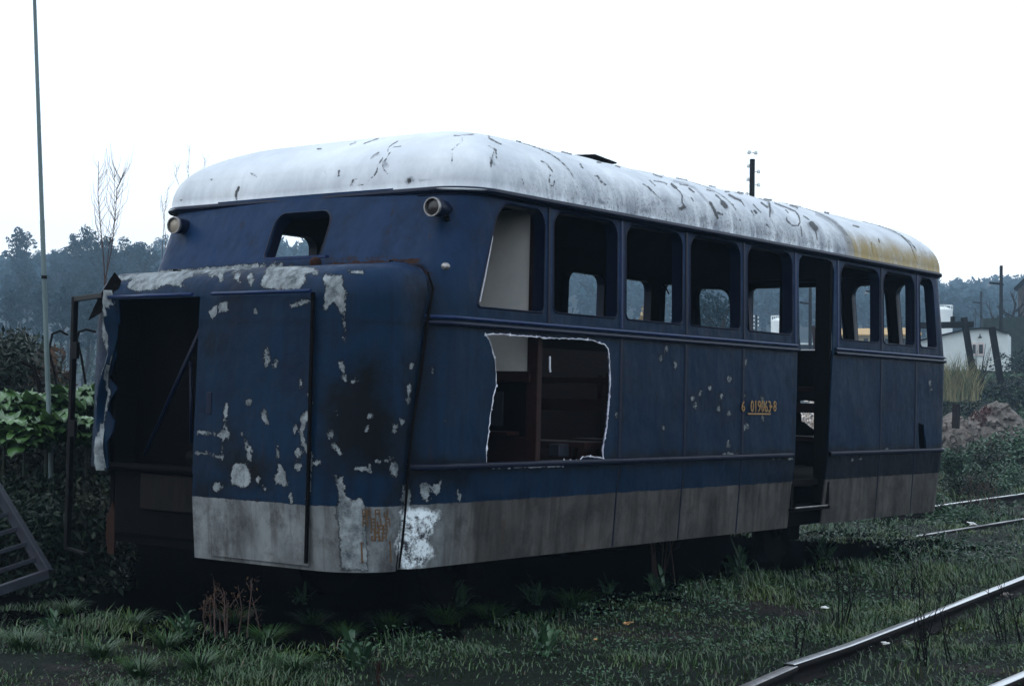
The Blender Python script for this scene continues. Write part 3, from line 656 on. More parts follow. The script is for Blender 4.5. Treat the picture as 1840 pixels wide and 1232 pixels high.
# roof skin flakes, curled
fl = 0
rr = random.Random(5)
while fl < 24:
    x = rr.triangular(-.6, 7.4, 4.0); y = rr.uniform(.35, 1.0)
    if x < .2 and rr.random() < .6: continue
    z = roofz(x, y); e = .02; gx = (roofz(x + e, y) - roofz(x - e, y)) / (2 * e); gy = (roofz(x, y + e) - roofz(x, y - e)) / (2 * e)
    if abs(gy) > 4: continue
    N = Vector((-gx, -gy, 1)).normalized(); T = Vector((rr.uniform(-.5, .9), rr.uniform(-1, -.3), 0)); T = (T - N * T.dot(N)).normalized(); B = N.cross(T)
    L = rr.uniform(.05, .13); wd = rr.uniform(.006, .018); hgt = rr.uniform(.006, .02); bm = MB(); rows = []
    for j in range(7):
        f = j / 6; wv = wd * (math.sin(math.pi * (f * .85 + .1)) + .15) * rr.uniform(.7, 1.2); lat = .03 * math.sin(f * 5 + x)
        c = Vector(car(x, y, z)) + T * (f - .5) * L + B * lat
        zc = roofz(c.x, c.y); c.z = zc + HC
        rows.append([c + N * .002, c + B * wv * .6 + N * (.002 + hgt * .3), c + B * wv + N * (.003 + hgt), c + B * wv * .9 + N * (.001 + hgt * .95), c + B * wv * .5 + N * .001])
    for A, Bq in zip(rows, rows[1:]):
        for k in range(4): bm.quad(A[k], A[k + 1], Bq[k + 1], Bq[k])
    bmesh.ops.remove_doubles(bm.bm, verts=bm.bm.verts, dist=.0003)
    bm.build('roof_flake', M['flake'] if rr.random() < .5 else M['roof'], railcar); fl += 1
# raised roof seams
for xs_, w_ in ((2.9, .02), (5.15, .05), (6.9, .02), (.35, .012)):
    ys = np.linspace(.0, 3.3, 60); pts = [(x0, y, roofz(xs_, y)) for y in ys for x0 in (xs_,)]
    V = []; F = []
    for y in ys:
        z = roofz(xs_, y); 
        for dx, dz in ((-w_, .0), (-w_ * .8, .008), (w_ * .8, .008), (w_, .0)): V.append(car(xs_ + dx, y, z + dz))
    for k in range(len(ys) - 1):
        for j in range(3): F.append((k * 4 + j, k * 4 + j + 1, k * 4 + 5 + j, k * 4 + 4 + j))
    link('roof_seam', npmesh('roof_seam', np.array(V), np.array(F), M['roof'], True), railcar)
# vent on the roof
mb = MB(); mb.box(car(2.84, 1.7, 2.155), (.30, .34, .16), bev=.01); mb.prism([car(2.36, 1.45, 2.225), car(2.62, 1.40, 2.262), car(3.02, 1.42, 2.238), car(3.02, 1.98, 2.238), car(2.62, 2.0, 2.262), car(2.36, 1.95, 2.225)], (0, 0, .014))
mb.build('roof_vent', M['black'], railcar)

# ---- mouldings
def strip(zc, h, proud, ua, ub, name, mat, step=.05, holes=()):
    V = []; F = []; us = np.arange(ua, ub + 1e-6, step)
    for u in us:
        ctr = None; P = np.array(bodymap(u, zc)); a = np.array(bodymap(u - .01, zc)); b = np.array(bodymap(u + .01, zc)); t = b - a; nn = np.array([t[1], -t[0], 0]); nn /= np.linalg.norm(nn)
        c = np.array([min(max(P[0], 0), 6.5), WID / 2, P[2]])
        if nn @ (P - c) < 0: nn = -nn
        for dz, o in ((-h / 2, -.005), (-h / 2 + .004, proud * .8), (0, proud), (h / 2 - .004, proud * .8), (h / 2, -.005)):
            Q = np.array(bodymap(u, zc + dz)) + nn * o; V.append(Q)
    for k in range(len(us) - 1):
        for j in range(4): F.append((k * 5 + j, k * 5 + 5 + j, k * 5 + 6 + j, k * 5 + 1 + j))
    me = npmesh(name, np.array(V), np.array(F), mat, True); sharp(me, 45); return link(name, me, railcar)
strip(.535, .030, .026, -1.28, 4.02, 'belt_moulding', M['trim_light']); strip(.492, .036, .034, -1.28, 4.02, 'belt_moulding', M['trim'])
strip(.535, .030, .026, 4.84, UR + .2, 'belt_moulding', M['trim_light']); strip(.492, .036, .034, 4.84, UR + .2, 'belt_moulding', M['trim'])
strip(-.500, .045, .035, -1.40, 3.98, 'lower_moulding', M['trim']); strip(-.500, .045, .035, 4.74, UR + .2, 'lower_moulding', M['trim'])
strip(1.425, .018, .012, -1.6, UR + .3, 'gutter_moulding', M['trim'])
def vstrip(u, z0, z1, w, proud, name, mat):
    V = []; F = []; zs = np.linspace(z0, z1, 24)
    for z in zs:
        for du, o in ((-w / 2, -.004), (-w * .32, proud), (w * .32, proud), (w / 2, -.004)):
            P = np.array(bodymap(u + du, z)); P[1] -= o; V.append(P)
    for k in range(23):
        for j in range(3): F.append((k * 4 + j, k * 4 + j + 1, k * 4 + 5 + j, k * 4 + 4 + j))
    me = npmesh(name, np.array(V), np.array(F), mat, True); sharp(me, 40); return link(name, me, railcar)
for i, u in enumerate((0, 1, 2, 3, 4.0, 4.915, 5.94, 6.875)): vstrip(u, .555, 1.455, .035, .010, 'pillar_bead', M['trim_light'] if u in (1, 4.0, 4.915, 6.875) else M['trim'])
for i, u in enumerate((1.0, 2.0, 3.0, 5.94, 6.84)):
    vstrip(u, -.475, .47, .05, .007, 'panel_seam', M['trim']); vstrip(u, -1.18, -.53, .022, .004, 'panel_seam', M['trim'])

# ---- bonnet at the front end
HW0, HW1 = .045, 3.02; RH = .42
XHT = [(-1.19, -1.99), (-.755, -2.03), (-.3, -2.02), (.62, -2.0)]
XJT = [(-1.19, -1.62), (-.3, -1.51), (.5, -1.39), (.95, -1.25)]
RT = .25
def bonnet_ring(q, ins, z):
    """q in 0..1 segments by length: side, arc, front, arc, side"""
    xh = lerp_tab(z, XHT) + ins; xj = lerp_tab(z, XJT); r = max(RH - ins * .5, .12); ya, yb = HW0 + ins * .35, HW1 - ins * .35
    xc = xh + r
    if q < .4: return (xj + (xc - xj) * q / .4, ya) if xc < xj else (xj + 0 * q, ya)
    if q < 1.0: t = (q - .4) / .6 * math.pi / 2; return (min(xc - r * math.sin(t), xj), ya + r - r * math.cos(t))
    if q < 3.1: f = (q - 1) / 2.1; return (xh - .02 * 4 * f * (1 - f), ya + r + f * (yb - ya - 2 * r))
    if q < 3.7: t = (q - 3.1) / .6 * math.pi / 2; return (min(xc - r * math.cos(t), xj), yb - r + r * math.sin(t))
    f = (q - 3.7) / .4; return (xc + (xj - xc) * f, yb) if xc < xj else (xj, yb)
def bonnetmap(q, v):
    """v = height up to .62, then runs over the rounded top edge and back along the lid"""
    if v <= .62:
        x, y = bonnet_ring(q, 0, v)
        return car(x, y, v)
    s = v - .62; L1 = RT * math.pi / 2
    if s <= L1: t = s / RT; ins = RT * (1 - math.cos(t)); z = .62 + RT * math.sin(t)
    else: ins = RT + (s - L1); z = .87 + .055 * min(1, (s - L1) / .5)
    x, y = bonnet_ring(q, ins, .62)
    xj = lerp_tab(z, XJT); x = min(x, xj + .06)
    return car(x, y, z)
def qy(y): r = RH; return 1 + 2.1 * (y - HW0 - r) / (HW1 - HW0 - 2 * r)
VT = .62 + RT * math.pi / 2 + .46
qa, qb = qy(1.60), qy(2.52)
open_h = ragged([(qa, -.56), (qb - .02, -.56)], .0) 
open_h = [(qa, -.64), (qb + .02, -.64)] + [(qb + .02 + .05 * math.sin(k * 1.9) + rs.uniform(-.02, .02), -.5 + 1.14 * k / 14) for k in range(1, 14)] + [(qb, .655), (qa, .655)]
low_h = [(qa - .01, -1.3), (4.2, -1.3), (4.2, -.66), (qb + .5, -.60), (qb + .10, -.60), (qa - .01, -.60)]
left_gap = ragged([(qb + .30, -.30), (qb + .42, -.32), (qb + .42, -.12), (qb + .28, -.10)], .015, .06)
bonnet = shell('bonnet', (0, 4.1, -1.19, VT), [open_h, low_h, left_gap], bonnetmap, [M['paint'], M['black'], M['bare']], railcar, fine=.03, thick=.012, zones=[(0, 4.1, .025)])
paint_attrs(bonnet.data, False)
# closed door leaf of the bonnet, standing 12 mm proud
def leafmap(q, v): 
    x, y, z = bonnetmap(q, v); return (x - .016, y, z)
leaf = shell('bonnet_door', (qy(.475), qy(1.40), -1.16, .635), [], leafmap, [M['paint'], M['black']], railcar, fine=.025, thick=.014)
paint_attrs(leaf.data, False)
# torn curled sheet at the far front corner
V = []; F = []; nz = 46
for i in range(nz):
    f = i / (nz - 1); z = -.62 + 1.34 * f; wv = .075 + .03 * math.sin(f * 9) + rs.uniform(-.012, .012)
    for j in range(7):
        t = j / 6; V.append(car(-2.02 - .05 * math.sin(t * 3) - .02 * math.sin(f * 14 + t * 2), 2.56 + wv * t + .05 * math.sin(f * 6), z))
for i in range(nz - 1):
    for j in range(6): F.append((i * 7 + j, i * 7 + j + 1, i * 7 + 8 + j, i * 7 + 7 + j))
me = npmesh('torn_sheet', np.array(V), np.array(F), M['paint'], True)
fill_attrs(me); a = me.attributes['peel']; vals = np.array([.02 if (math.sin(i * .31) + .8 * math.sin(i * .13 + j * .8)) > .25 else -.02 for i in range(nz) for j in range(7)], np.float32); a.data.foreach_set('value', vals)
link('torn_sheet', me, railcar)
mb = MB(); mb.prism([car(-2.0, 2.56, .62), car(-2.05, 2.80, .50), car(-2.02, 2.72, .68), car(-1.98, 2.60, .86), car(-1.96, 2.55, .80)], (.012, .004, 0)); mb.build('torn_flap', M['black'], railcar)
# inside of the engine bay
mb = MB(); mb.box(car(-1.62, 1.6, -.15), (.05, 2.5, 1.9)); mb.box(car(-1.72, 2.72, -.1), (.25, .04, 1.6)); mb.box(car(-1.65, 1.6, -.60), (.6, 2.6, .05)); mb.build('bulkhead', M['black'], railcar)
mb = MB(); mb.box(car(-1.93, 2.07, -.84), (.04, .98, .50), bev=.015); mb.box(car(-1.96, 2.07, -.585), (.10, 1.02, .05), bev=.02); mb.box(car(-1.90, 2.15, -1.10), (.03, .9, .1))
mb.build('buffer_beam', M['black'], railcar)
mb = MB(); mb.box(car(-1.965, 1.93, -.76), (.02, .62, .26), bev=.01); mb.build('rusty_plate', M['oldwood'], railcar)
def tb(pts, r, name, mat, parent=None, n=8): return MB().tube(pts, r, n).build(name, mat, parent)
tb([car(-1.86, 1.68, .56), car(-1.80, 2.40, -.50)], .018, 'diagonal_brace', M['trim'], railcar)
tb([car(-1.75, 1.98, .2), car(-1.75, 1.95, -.4)], .014, 'pipe', M['trim'], railcar)
mb = MB(); mb.lathe(car(-1.98, 1.42, -.50), (0, 1, .05), [(0, .0), (0, .045), (.02, .055), (.26, .055), (.28, .045), (.28, 0)], 16); mb.build('bonnet_hinge_roll', M['black'], railcar)
# top rail of the bonnet doors
tb([car(-2.075, .455, .668), car(-2.078, 1.41, .668)], .013, 'door_rail', M['trim_light'], railcar)
tb([car(-2.075, 1.62, .668), car(-2.06, 2.60, .668)], .013, 'door_rail', M['trim_light'], railcar)
mb = MB(); mb.box(car(-2.045, .462, -.24), (.022, .018, 1.80)); mb.build('door_edge_bar', M['black'], railcar)
mb = MB(); mb.box(car(-2.03, 1.455, -.10), (.02, .05, .16), bev=.005); mb.build('hinge', M['trim'], railcar)
# opened door frame without its panel, swung outwards at the far corner
A = Vector(car(-2.075, 2.60, 0)); Bv = Vector(car(-1.80, 3.29, 0)); zt, zb = .682, -1.262
fr = empty('open_door_frame'); fr.parent = railcar
def bar(p, q, w, name, mat, par, dep=None):
    p, q = Vector(p), Vector(q); d = q - p; L = d.length; rot = d.to_track_quat('X', 'Z').to_matrix()
    return MB().box((p + q) / 2, (L, dep or w, w), rot, bev=min(w, dep or w) * .15).build(name, mat, par)
bar((A.x, A.y, A.z + zt), (Bv.x, Bv.y, Bv.z + zt), .042, 'top_bar', M['frame'], fr, .03)
bar((Bv.x, Bv.y, Bv.z + zt + .02), (Bv.x, Bv.y, Bv.z + zb - .02), .046, 'side_bar', M['frame'], fr, .036)
bar((A.x + .1, A.y + .25, A.z + zb), (Bv.x, Bv.y, Bv.z + zb), .020, 'bottom_bar', M['frame'], fr, .03)
for z_ in (-.33, .28): mb = MB(); mb.box((Bv.x - .02, Bv.y - .05, Bv.z + z_), (.03, .07, .13), bev=.004); mb.build('hinge_plate', M['frame'], fr)
# small pale sheet hanging at the far lower corner
mb = MB(); mb.prism([car(-1.93, 2.66, -.95), car(-1.93, 2.60, -.86), car(-1.93, 2.57, -.95), car(-1.93, 2.57, -1.25), car(-1.93, 2.64, -1.25), car(-1.93, 2.67, -1.12)], (.012, 0, 0)); mb.build('bent_plate', M['rust'], railcar)

# ---- lamps on the front
def headlamp(px, py, X, glass):
    P = onx(px, py, X); h = empty('headlamp'); h.parent = railcar; ax = (-1, -.12, -.02); P = Vector(P)
    MB().lathe(P + Vector((.17, .02, 0)), ax, [(-.06, .035), (0, .04), (.02, .055), (.13, .065), (.16, .062)]).build('lamp_housing', M['trim'], h)
    MB().lathe(P + Vector((.17, .02, 0)), ax, [(.165, .058), (.165, .066), (.178, .070), (.190, .067), (.190, .059), (.185, .058)]).build('lamp_rim', M['chrome'], h)
    MB().lathe(P + Vector((.17, .02, 0)), ax, [(.165, .059), (.176, .035), (.180, .0)]).build('lamp_glass', glass, h)
    MB().tube([P + Vector((.12, -.02, -.05)), P + Vector((.15, -.01, -.08))], .02).build('lamp_bracket', M['black'], h)
headlamp(778, 371, -1.19, M['lampglass']); headlamp(314, 404, -1.17, M['lampcream'])
P = Vector(onx(795, 478, -1.22)); MB().lathe(P + Vector((.06, 0, 0)), (-1, -.1, 0), [(0, .02), (.02, .028), (.04, .028), (.055, .02), (.06, 0)], 14).build('marker_lamp', M['chrome'], railcar)
P = Vector(onx(567, 466, -1.36)); mb = MB(); mb.lathe(P, (0, 0, 1), [(-.05, .04), (-.02, .045), (.0, .04), (.015, .02), (.02, 0)], 12); mb.build('filler_cap', M['rust'], railcar)
mb = MB(); mb.box(Vector(onx(533, 463, -1.30)), (.04, .62, .018)); mb.build('window_sill', M['trim_light'], railcar)
# rusted lip where the bonnet meets the body
V = []; F = []; ys = np.linspace(.20, 1.10, 60)
for k, y in enumerate(ys):
    h = .006 + .006 * math.sin(k * .5) + rs.uniform(0, .016)
    V += [car(-1.30, y, .905), car(-1.245 - .01, y, .925 + h), car(-1.235, y, .92 + h)]
for k in range(59): F += [(k * 3, k * 3 + 3, k * 3 + 4, k * 3 + 1), (k * 3 + 1, k * 3 + 4, k * 3 + 5, k * 3 + 2)]
link('rusted_lip', npmesh('rusted_lip', np.array(V), np.array(F), M['rust']), railcar)
MB().tube([car(lerp_tab(z, XJT) + .01 + .012 * math.sin(z * 5), .030 + (.08 if z > .8 else 0), z) for z in (-1.17, -1., -.8, -.6, -.4, -.2, 0, .15, .3, .45, .6, .72, .84)], [.006, .009, .007, .011, .009, .012, .011, .013, .011, .013, .012, .010, .006], 8).build('joint_gap', M['black'], railcar)

# ---- lettering on the side
def text(body, px, py, h, wscale, px2=None):
    cu = bpy.data.curves.new('number', 'FONT'); cu.body = body; cu.size = 1.0; cu.extrude = .003; cu.resolution_u = 2
    o = bpy.data.objects.new('t', cu); COL.objects.link(o); dg = bpy.context.evaluated_depsgraph_get(); me = bpy.data.meshes.new_from_object(o.evaluated_get(dg)); bpy.data.objects.remove(o)
    co = np.empty(len(me.vertices) * 3, np.float32); me.vertices.foreach_get('co', co); co = co.reshape(-1, 3)
    co[:, 0] -= co[:, 0].min(); co[:, 1] -= co[:, 1].min(); return me, co
def side_text(body, a, b, name):
    A, B = ony(*a, 0), ony(*b, 0); me, co = text(body, 0, 0, 0, 0)      # a lower left, b upper right
    w, h = co[:, 0].max(), co[:, 1].max(); Wd = B[0] - A[0]; H = B[2] - A[2]
    N = np.stack([A[0] + co[:, 0] / w * Wd, -.012 - co[:, 2], A[2] + co[:, 1] / h * H], 1).astype(np.float32)
    me.vertices.foreach_set('co', N.ravel()); me.update(); me.materials.clear(); me.materials.append(M['letter']); return link(name, me, railcar)
side_text('6', (1330.5, 739), (1336.5, 720.5), 'lettering'); side_text('019063', (1346.5, 740), (1383, 719.8), 'lettering'); side_text('8', (1387.5, 739), (1393, 720), 'lettering')
A = ony(1344, 743, -.010); B = ony(1384.5, 743.5, -.010); MB().box((A + B) / 2, (B[0] - A[0], .006, .014)).build('underline', M['letter'], railcar)
A = ony(1385.2, 730, -.010); MB().box(A, (.045, .006, .022)).build('hyphen', M['letter'], railcar)
# worn stencil rows on the bonnet corner (illegible in the photo): small ochre marks
st = bmesh.new(); rs2 = random.Random(9)
M['stencil'] = simple('worn_ochre_stencil', (.06, .03, .012), (.13, .065, .02), 60, .7)
def bq(px, py):   # point on bonnet corner surface seen at px,py (march through q)
    best = None
    for q in np.linspace(.40, 1.0, 61):
        P = None
        for v in (-1.1, -.755): pass
        lo = -1.19; hi = -.5
        for v in np.linspace(lo, hi, 3): pass
        # find v so that py matches
        for _ in range(1):
            v = -.9
            for __ in range(6):
                pr = proj(np.array(bonnetmap(q, v))); d = (pr[1] - py) / 255.; v += d
        pr = proj(np.array(bonnetmap(q, v))); e = abs(pr[0] - px)
        if best is None or e < best[0]: best = (e, q, v)
    return best[1], best[2]
mb = MB()
for r_, yy in enumerate((922, 938, 950, 964)):
    xs_ = [656, 662, 677, 693] if r_ == 0 else [656, 669, 680, 697] if r_ == 1 else [670, 677, 684, 691]
    for xx in xs_:
        q, v = bq(xx, yy)
        for (a, b, c, d) in ((-.016, -.028, -.010, .028), (.006, -.028, .012, .028), (-.01, .020, .006, .028), (-.01, -.004, .006, .004)) if rs2.random() < .6 else ((-.014, -.028, -.007, .028), (-.007, -.028, .012, -.018), (.004, -.02, .012, .01)):
            f = [bonnetmap(q + a * 1.2, v + b), bonnetmap(q + c * 1.2, v + b), bonnetmap(q + c * 1.2, v + d), bonnetmap(q + a * 1.2, v + d)]
            mb.quad(*[Vector(p) + Vector((-.003, -.003, 0)) for p in f])
q, v = bq(678, 992)
for (a, b, c, d) in ((-.10, -.07, -.09, .07), (.09, -.07, .10, .07), (-.10, .06, .10, .07), (-.10, -.07, .10, -.06)):
    f = [bonnetmap(q + a, v + b), bonnetmap(q + c, v + b), bonnetmap(q + c, v + d), bonnetmap(q + a, v + d)]; mb.quad(*[Vector(p) + Vector((-.003, -.003, 0)) for p in f])
mb.build('stencil_marks', M['stencil'], railcar)

# ---- interior
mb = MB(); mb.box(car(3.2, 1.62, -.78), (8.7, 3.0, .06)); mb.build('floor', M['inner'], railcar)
# lining boards below the windows, far side
mb = MB(); mb.box(car(3.3, 3.17, -.1), (7.6, .03, 1.25)); mb.build('far_wall_lining', M['wood'], railcar)
# bulkhead behind the driver: pale board in a red-brown frame
bh = empty('cab_partition'); bh.parent = railcar
def bx(c, d, name, mat, par): return MB().box(c, d, bev=min(d) * .1).build(name, mat, par)
bx(car(.02, .68, .80), (.03, 1.06, 1.24), 'pale_board', M['greypanel'], bh)
bx(car(-.02, .68, .145), (.07, 1.10, .085), 'cross_rail', M['wood'], bh)
bx(car(.0, .12, .30), (.06, .10, 2.2), 'post', M['wood'], bh); bx(car(.0, 1.24, .30), (.07, .10, 2.2), 'post', M['wood'], bh)
bx(car(.02, .60, -.10), (.03, .92, .42), 'lower_board', M['inner'], bh); bx(car(-.03, .50, -.10), (.02, .22, .26), 'lower_board', M['slat'], bh)
bx(car(-.08, .70, -.285), (.16, .9, .03), 'ledge', M['wood'], bh); bx(car(.02, .66, -.52), (.04, 1.1, .42), 'kick_board', M['wood'], bh)
MB().tube([ony(862, 542, .09), ony(872, 495, .09), ony(885, 425, .09)], .006, 6).build('bright_edge', M['bare'], railcar)
# tall dark cupboard in the cab, beside the partition
for i, (x, y) in enumerate(((.9, .55), (1.9, .55), (2.9, .55), (.9, 2.75), (1.9, 2.75), (5.6, .6), (5.6, 2.75), (2.9, 2.75))):
    st_ = empty('seat_frame'); st_.parent = railcar
    bx(car(x, y, -.38), (.42, .86, .05), 'seat_board', M['wood'], st_); bx(car(x + .2, y, -.06), (.04, .86, .10), 'back_rail', M['wood'], st_)
    bx(car(x + .2, y, .14), (.04, .86, .05), 'back_rail', M['wood'], st_)
    for dy in (-.38, .38): bx(car(x + .2, y + dy, -.28), (.05, .05, .96), 'upright', M['wood'], st_); bx(car(x - .17, y + dy, -.58), (.05, .05, .36), 'leg', M['wood'], st_)
tb([ony(988, 640, .1), ony(988, 662, .1), ony(989, 668, .1)], .008, 'broken_glass_strip', M['bare'], railcar, 6)
bx(car(.62, .32, -.42), (.14, .10, .10), 'lining_scrap', M['slat'], railcar)
tb([onx(1192, 512, 5.0), onx(1198, 520, 5.0), onx(1202, 528, 5.0)], .008, 'hanging_wire', M['black'], railcar, 6)
# door opening: posts, step and toe plate
bx(car(4.03, .10, .2), (.05, .16, 2.4), 'door_post', M['black'], railcar); bx(car(4.79, .10, .2), (.05, .16, 2.4), 'door_post', M['black'], railcar)
bx(car(4.38, .55, -.80), (.80, .03, .56), 'riser_plate', M['trim'], railcar); bx(car(4.36, .22, -1.02), (.74, .50, .03), 'step', M['black'], railcar)
tb([car(4.0, -.03, -1.0), car(4.66, -.03, -1.0)], .009, 'step_nosing', M['chrome'], railcar, 6)
P = Vector(ony(1462, 785, .2)); MB().prism([P, P + Vector((.10, 0, .14)), P + Vector((.12, 0, .16)), P + Vector((.06, 0, -.02))], (0, .01, 0)).build('torn_sheet', M['greypanel'], railcar)
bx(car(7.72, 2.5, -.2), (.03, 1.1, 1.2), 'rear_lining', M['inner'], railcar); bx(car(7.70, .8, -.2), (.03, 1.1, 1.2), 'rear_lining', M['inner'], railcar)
bx(car(4.42, .62, -1.10), (1.06, .9, .20), 'step_shade_block', M['black'], railcar)  # black block added so the space under the step reads as deep shade
# ---- running gear: dark frame, axle boxes, wheels
ch = MB(); ch.box(car(3.0, 1.1, -1.0), (9.0, .12, .22)); ch.box(car(3.0, 2.3, -1.0), (9.0, .12, .22))
for x in (-1.2, .6, 2.4, 4.2, 6.0, 7.5): ch.box(car(x, 1.7, -1.0), (.12, 2.6, .2))
ch.box(car(2.4, 1.7, -1.22), (1.6, 1.3, .35), bev=.03); ch.build('chassis', M['black'], railcar)
for x in (.2, 5.6):
    ws_ = empty('wheelset'); ws_.parent = railcar
    MB().tube([car(x, .9, -1.35), car(x, 2.5, -1.35)], .06, 12).build('axle', M['black'], ws_)
    for y in (1.05, 2.35):
        MB().lathe(car(x, y, -1.35), (0, 1, 0), [(-.07, .0), (-.07, .08), (-.03, .10), (-.03, .27), (-.05, .30), (-.05, .345), (.03, .345), (.03, .37), (.06, .36), (.06, .10), (.09, .08), (.09, 0)], 32).build('wheel', M['black'], ws_)
        MB().box(car(x, y - .2 if y < 1.7 else y + .2, -1.33), (.22, .12, .24), bev=.02).build('axle_box', M['black'], ws_)

# ================================================================== terrain
def yh(px): return 711 + .0215 * (px - 920)
FWD = np.array([-RM[2][0], -RM[2][1]]); FWD /= np.linalg.norm(FWD); RGT = np.array([-FWD[1], FWD[0]]) * -1
def vnoise(x, y, s=0):
    xi, yi = np.floor(x), np.floor(y); fx, fy = x - xi, y - yi; fx = fx * fx * (3 - 2 * fx); fy = fy * fy * (3 - 2 * fy)
    h = lambda a, b: (np.sin(a * 127.1 + b * 311.7 + s * 74.7) * 43758.5453) % 1.0
    return (h(xi, yi) * (1 - fx) + h(xi + 1, yi) * fx) * (1 - fy) + (h(xi, yi + 1) * (1 - fx) + h(xi + 1, yi + 1) * fx) * fy
RX = [-3000, -800, 0, 300, 900, 1250, 1420, 1520, 1800, 2400, 4000]; RY = [560, 540, 532, 528, 470, 480, 520, 560, 566, 590, 620]
def sm(x, a, b): t = np.clip((x - a) / (b - a), 0, 1); return t * t * (3 - 2 * t)
def height(x, y):
    x = np.asarray(x, float); y = np.asarray(y, float); dx, dy = x - CAM[0], y - CAM[1]; f = dx * FWD[0] + dy * FWD[1]; r = dx * RGT[0] + dy * RGT[1]
    d = np.hypot(dx, dy); pe = np.where(f > .01, CX + FPX * r / np.maximum(f, .01), np.where(r > 0, 4000, -3000)); pe = np.clip(pe, -3000, 4000)
    z = .05 * (vnoise(x * .8, y * .8) - .5) + .03 * (vnoise(x * 2.7, y * 2.7, 3) - .5) + .10 * (vnoise(x * .25, y * .25, 5) - .5) * sm(d, 14, 30)
    DD = np.interp(pe, [500, 1000], [470., 640.]); onhill = np.clip((d - 95) / (DD - 95), 0, 1); onhill = onhill ** 2 * (3 - 2 * onhill) * np.where(f > 0, 1, .4)
    ridge = 1.7 + (yh(pe) - np.interp(pe, RX, RY)) / FPX * DD
    ridge = ridge + 5 * (vnoise(x * .012, y * .012, 8) - .5) * onhill
    z = z + ridge * onhill
    bank = sm(pe, 1250, 1560) * sm(d, 44, 86) * 2.9 * (1 - sm(d, 200, 420))
    z = z + bank + sm(pe, 1250, 1560) * sm(d, 26, 44) * .35
    z = z + .6 * (vnoise(x * .06, y * .06, 9) - .5) * sm(d, 40, 120)
    return z
radii = np.concatenate([[0.3], np.geomspace(2, 60, 110), np.geomspace(62, 760, 110)]); naz = 720
az = np.linspace(0, 2 * math.pi, naz, endpoint=False)
X = CAM[0] + np.outer(radii, np.cos(az)); Y = CAM[1] + np.outer(radii, np.sin(az)); Z = height(X, Y)
V = np.stack([X.ravel(), Y.ravel(), Z.ravel()], 1); ii, jj = np.meshgrid(np.arange(len(radii) - 1), np.arange(naz), indexing='ij')
F = np.stack([ii * naz + jj, (ii + 1) * naz + jj, (ii + 1) * naz + (jj + 1) % naz, ii * naz + (jj + 1) % naz], -1).reshape(-1, 4)
rad_f = radii[ii.ravel()]
tag(link('ground', npmesh('ground', V, F, [M['ground'], M['hill']], True, (rad_f > 60).astype(int))), None, None, None, 'structure')
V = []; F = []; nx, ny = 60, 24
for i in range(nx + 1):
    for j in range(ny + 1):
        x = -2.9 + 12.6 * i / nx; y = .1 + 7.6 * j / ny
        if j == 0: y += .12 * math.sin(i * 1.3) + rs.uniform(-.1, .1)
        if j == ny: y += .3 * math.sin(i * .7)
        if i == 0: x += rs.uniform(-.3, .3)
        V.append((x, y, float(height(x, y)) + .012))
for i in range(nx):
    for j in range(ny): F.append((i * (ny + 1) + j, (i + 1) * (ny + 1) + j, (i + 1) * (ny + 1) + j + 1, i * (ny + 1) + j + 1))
M['undershade'] = simple('under_car_shade', (.0006, .0005, .0005), (.002, .0016, .0015), 9, .95, bump=.6, spec=.0)  # near-black sheet standing in for the shade under the car
tag(link('shade_sheet', npmesh('shade_sheet', np.array(V), np.array(F), M['undershade'], True)), None, None, None, 'structure')
def FW(px, turn=0.):
    r = ray(px, yh(px)); r = Vector((r[0], r[1], 0)).normalized(); return Matrix.Rotation(turn, 3, 'Z') @ r
def gz(x, y): return float(height(x, y))
def ground_at(px, d):
    """point on the terrain under the sight line of column px, d metres deep"""
    p = at(px, yh(px), d); return np.array([p[0], p[1], gz(p[0], p[1])])

# ------------------------------------------------------------------ foliage helpers
def leafquads(C, size, rg, aspect=1.6, up=0., sag=0.):
    """C (n,3) centres; random quads"""
    n = len(C); a = rg.normal(size=(n, 3)); a[:, 2] *= (1 - up); a /= np.linalg.norm(a, axis=1)[:, None]
    b = rg.normal(size=(n, 3)); b -= a * np.einsum('ij,ij->i', a, b)[:, None]; b /= np.linalg.norm(b, axis=1)[:, None]
    s = (size * rg.uniform(.6, 1.3, n))[:, None]; a = a * s * aspect; b = b * s
    V = np.stack([C - a, C - b * .6, C + a, C + b * .6], 1).reshape(-1, 3); F = np.arange(4 * n).reshape(-1, 4); return V, F
def blob(rg, n, centers, rads, flat=1.):
    k = rg.integers(0, len(centers), n); d = rg.normal(size=(n, 3)); d /= np.linalg.norm(d, axis=1)[:, None]
    r = rg.uniform(.35, 1, n) ** .6; P = centers[k] + d * (rads[k] * r)[:, None] * np.array([1, 1, flat]); return P
def crown_mesh(name, rg, centers, rads, n, size, mat, flat=1., aspect=1.6):
    V, F = leafquads(blob(rg, n, np.array(centers, float), np.array(rads, float), flat), size, rg, aspect); return npmesh(name, V, F, mat)
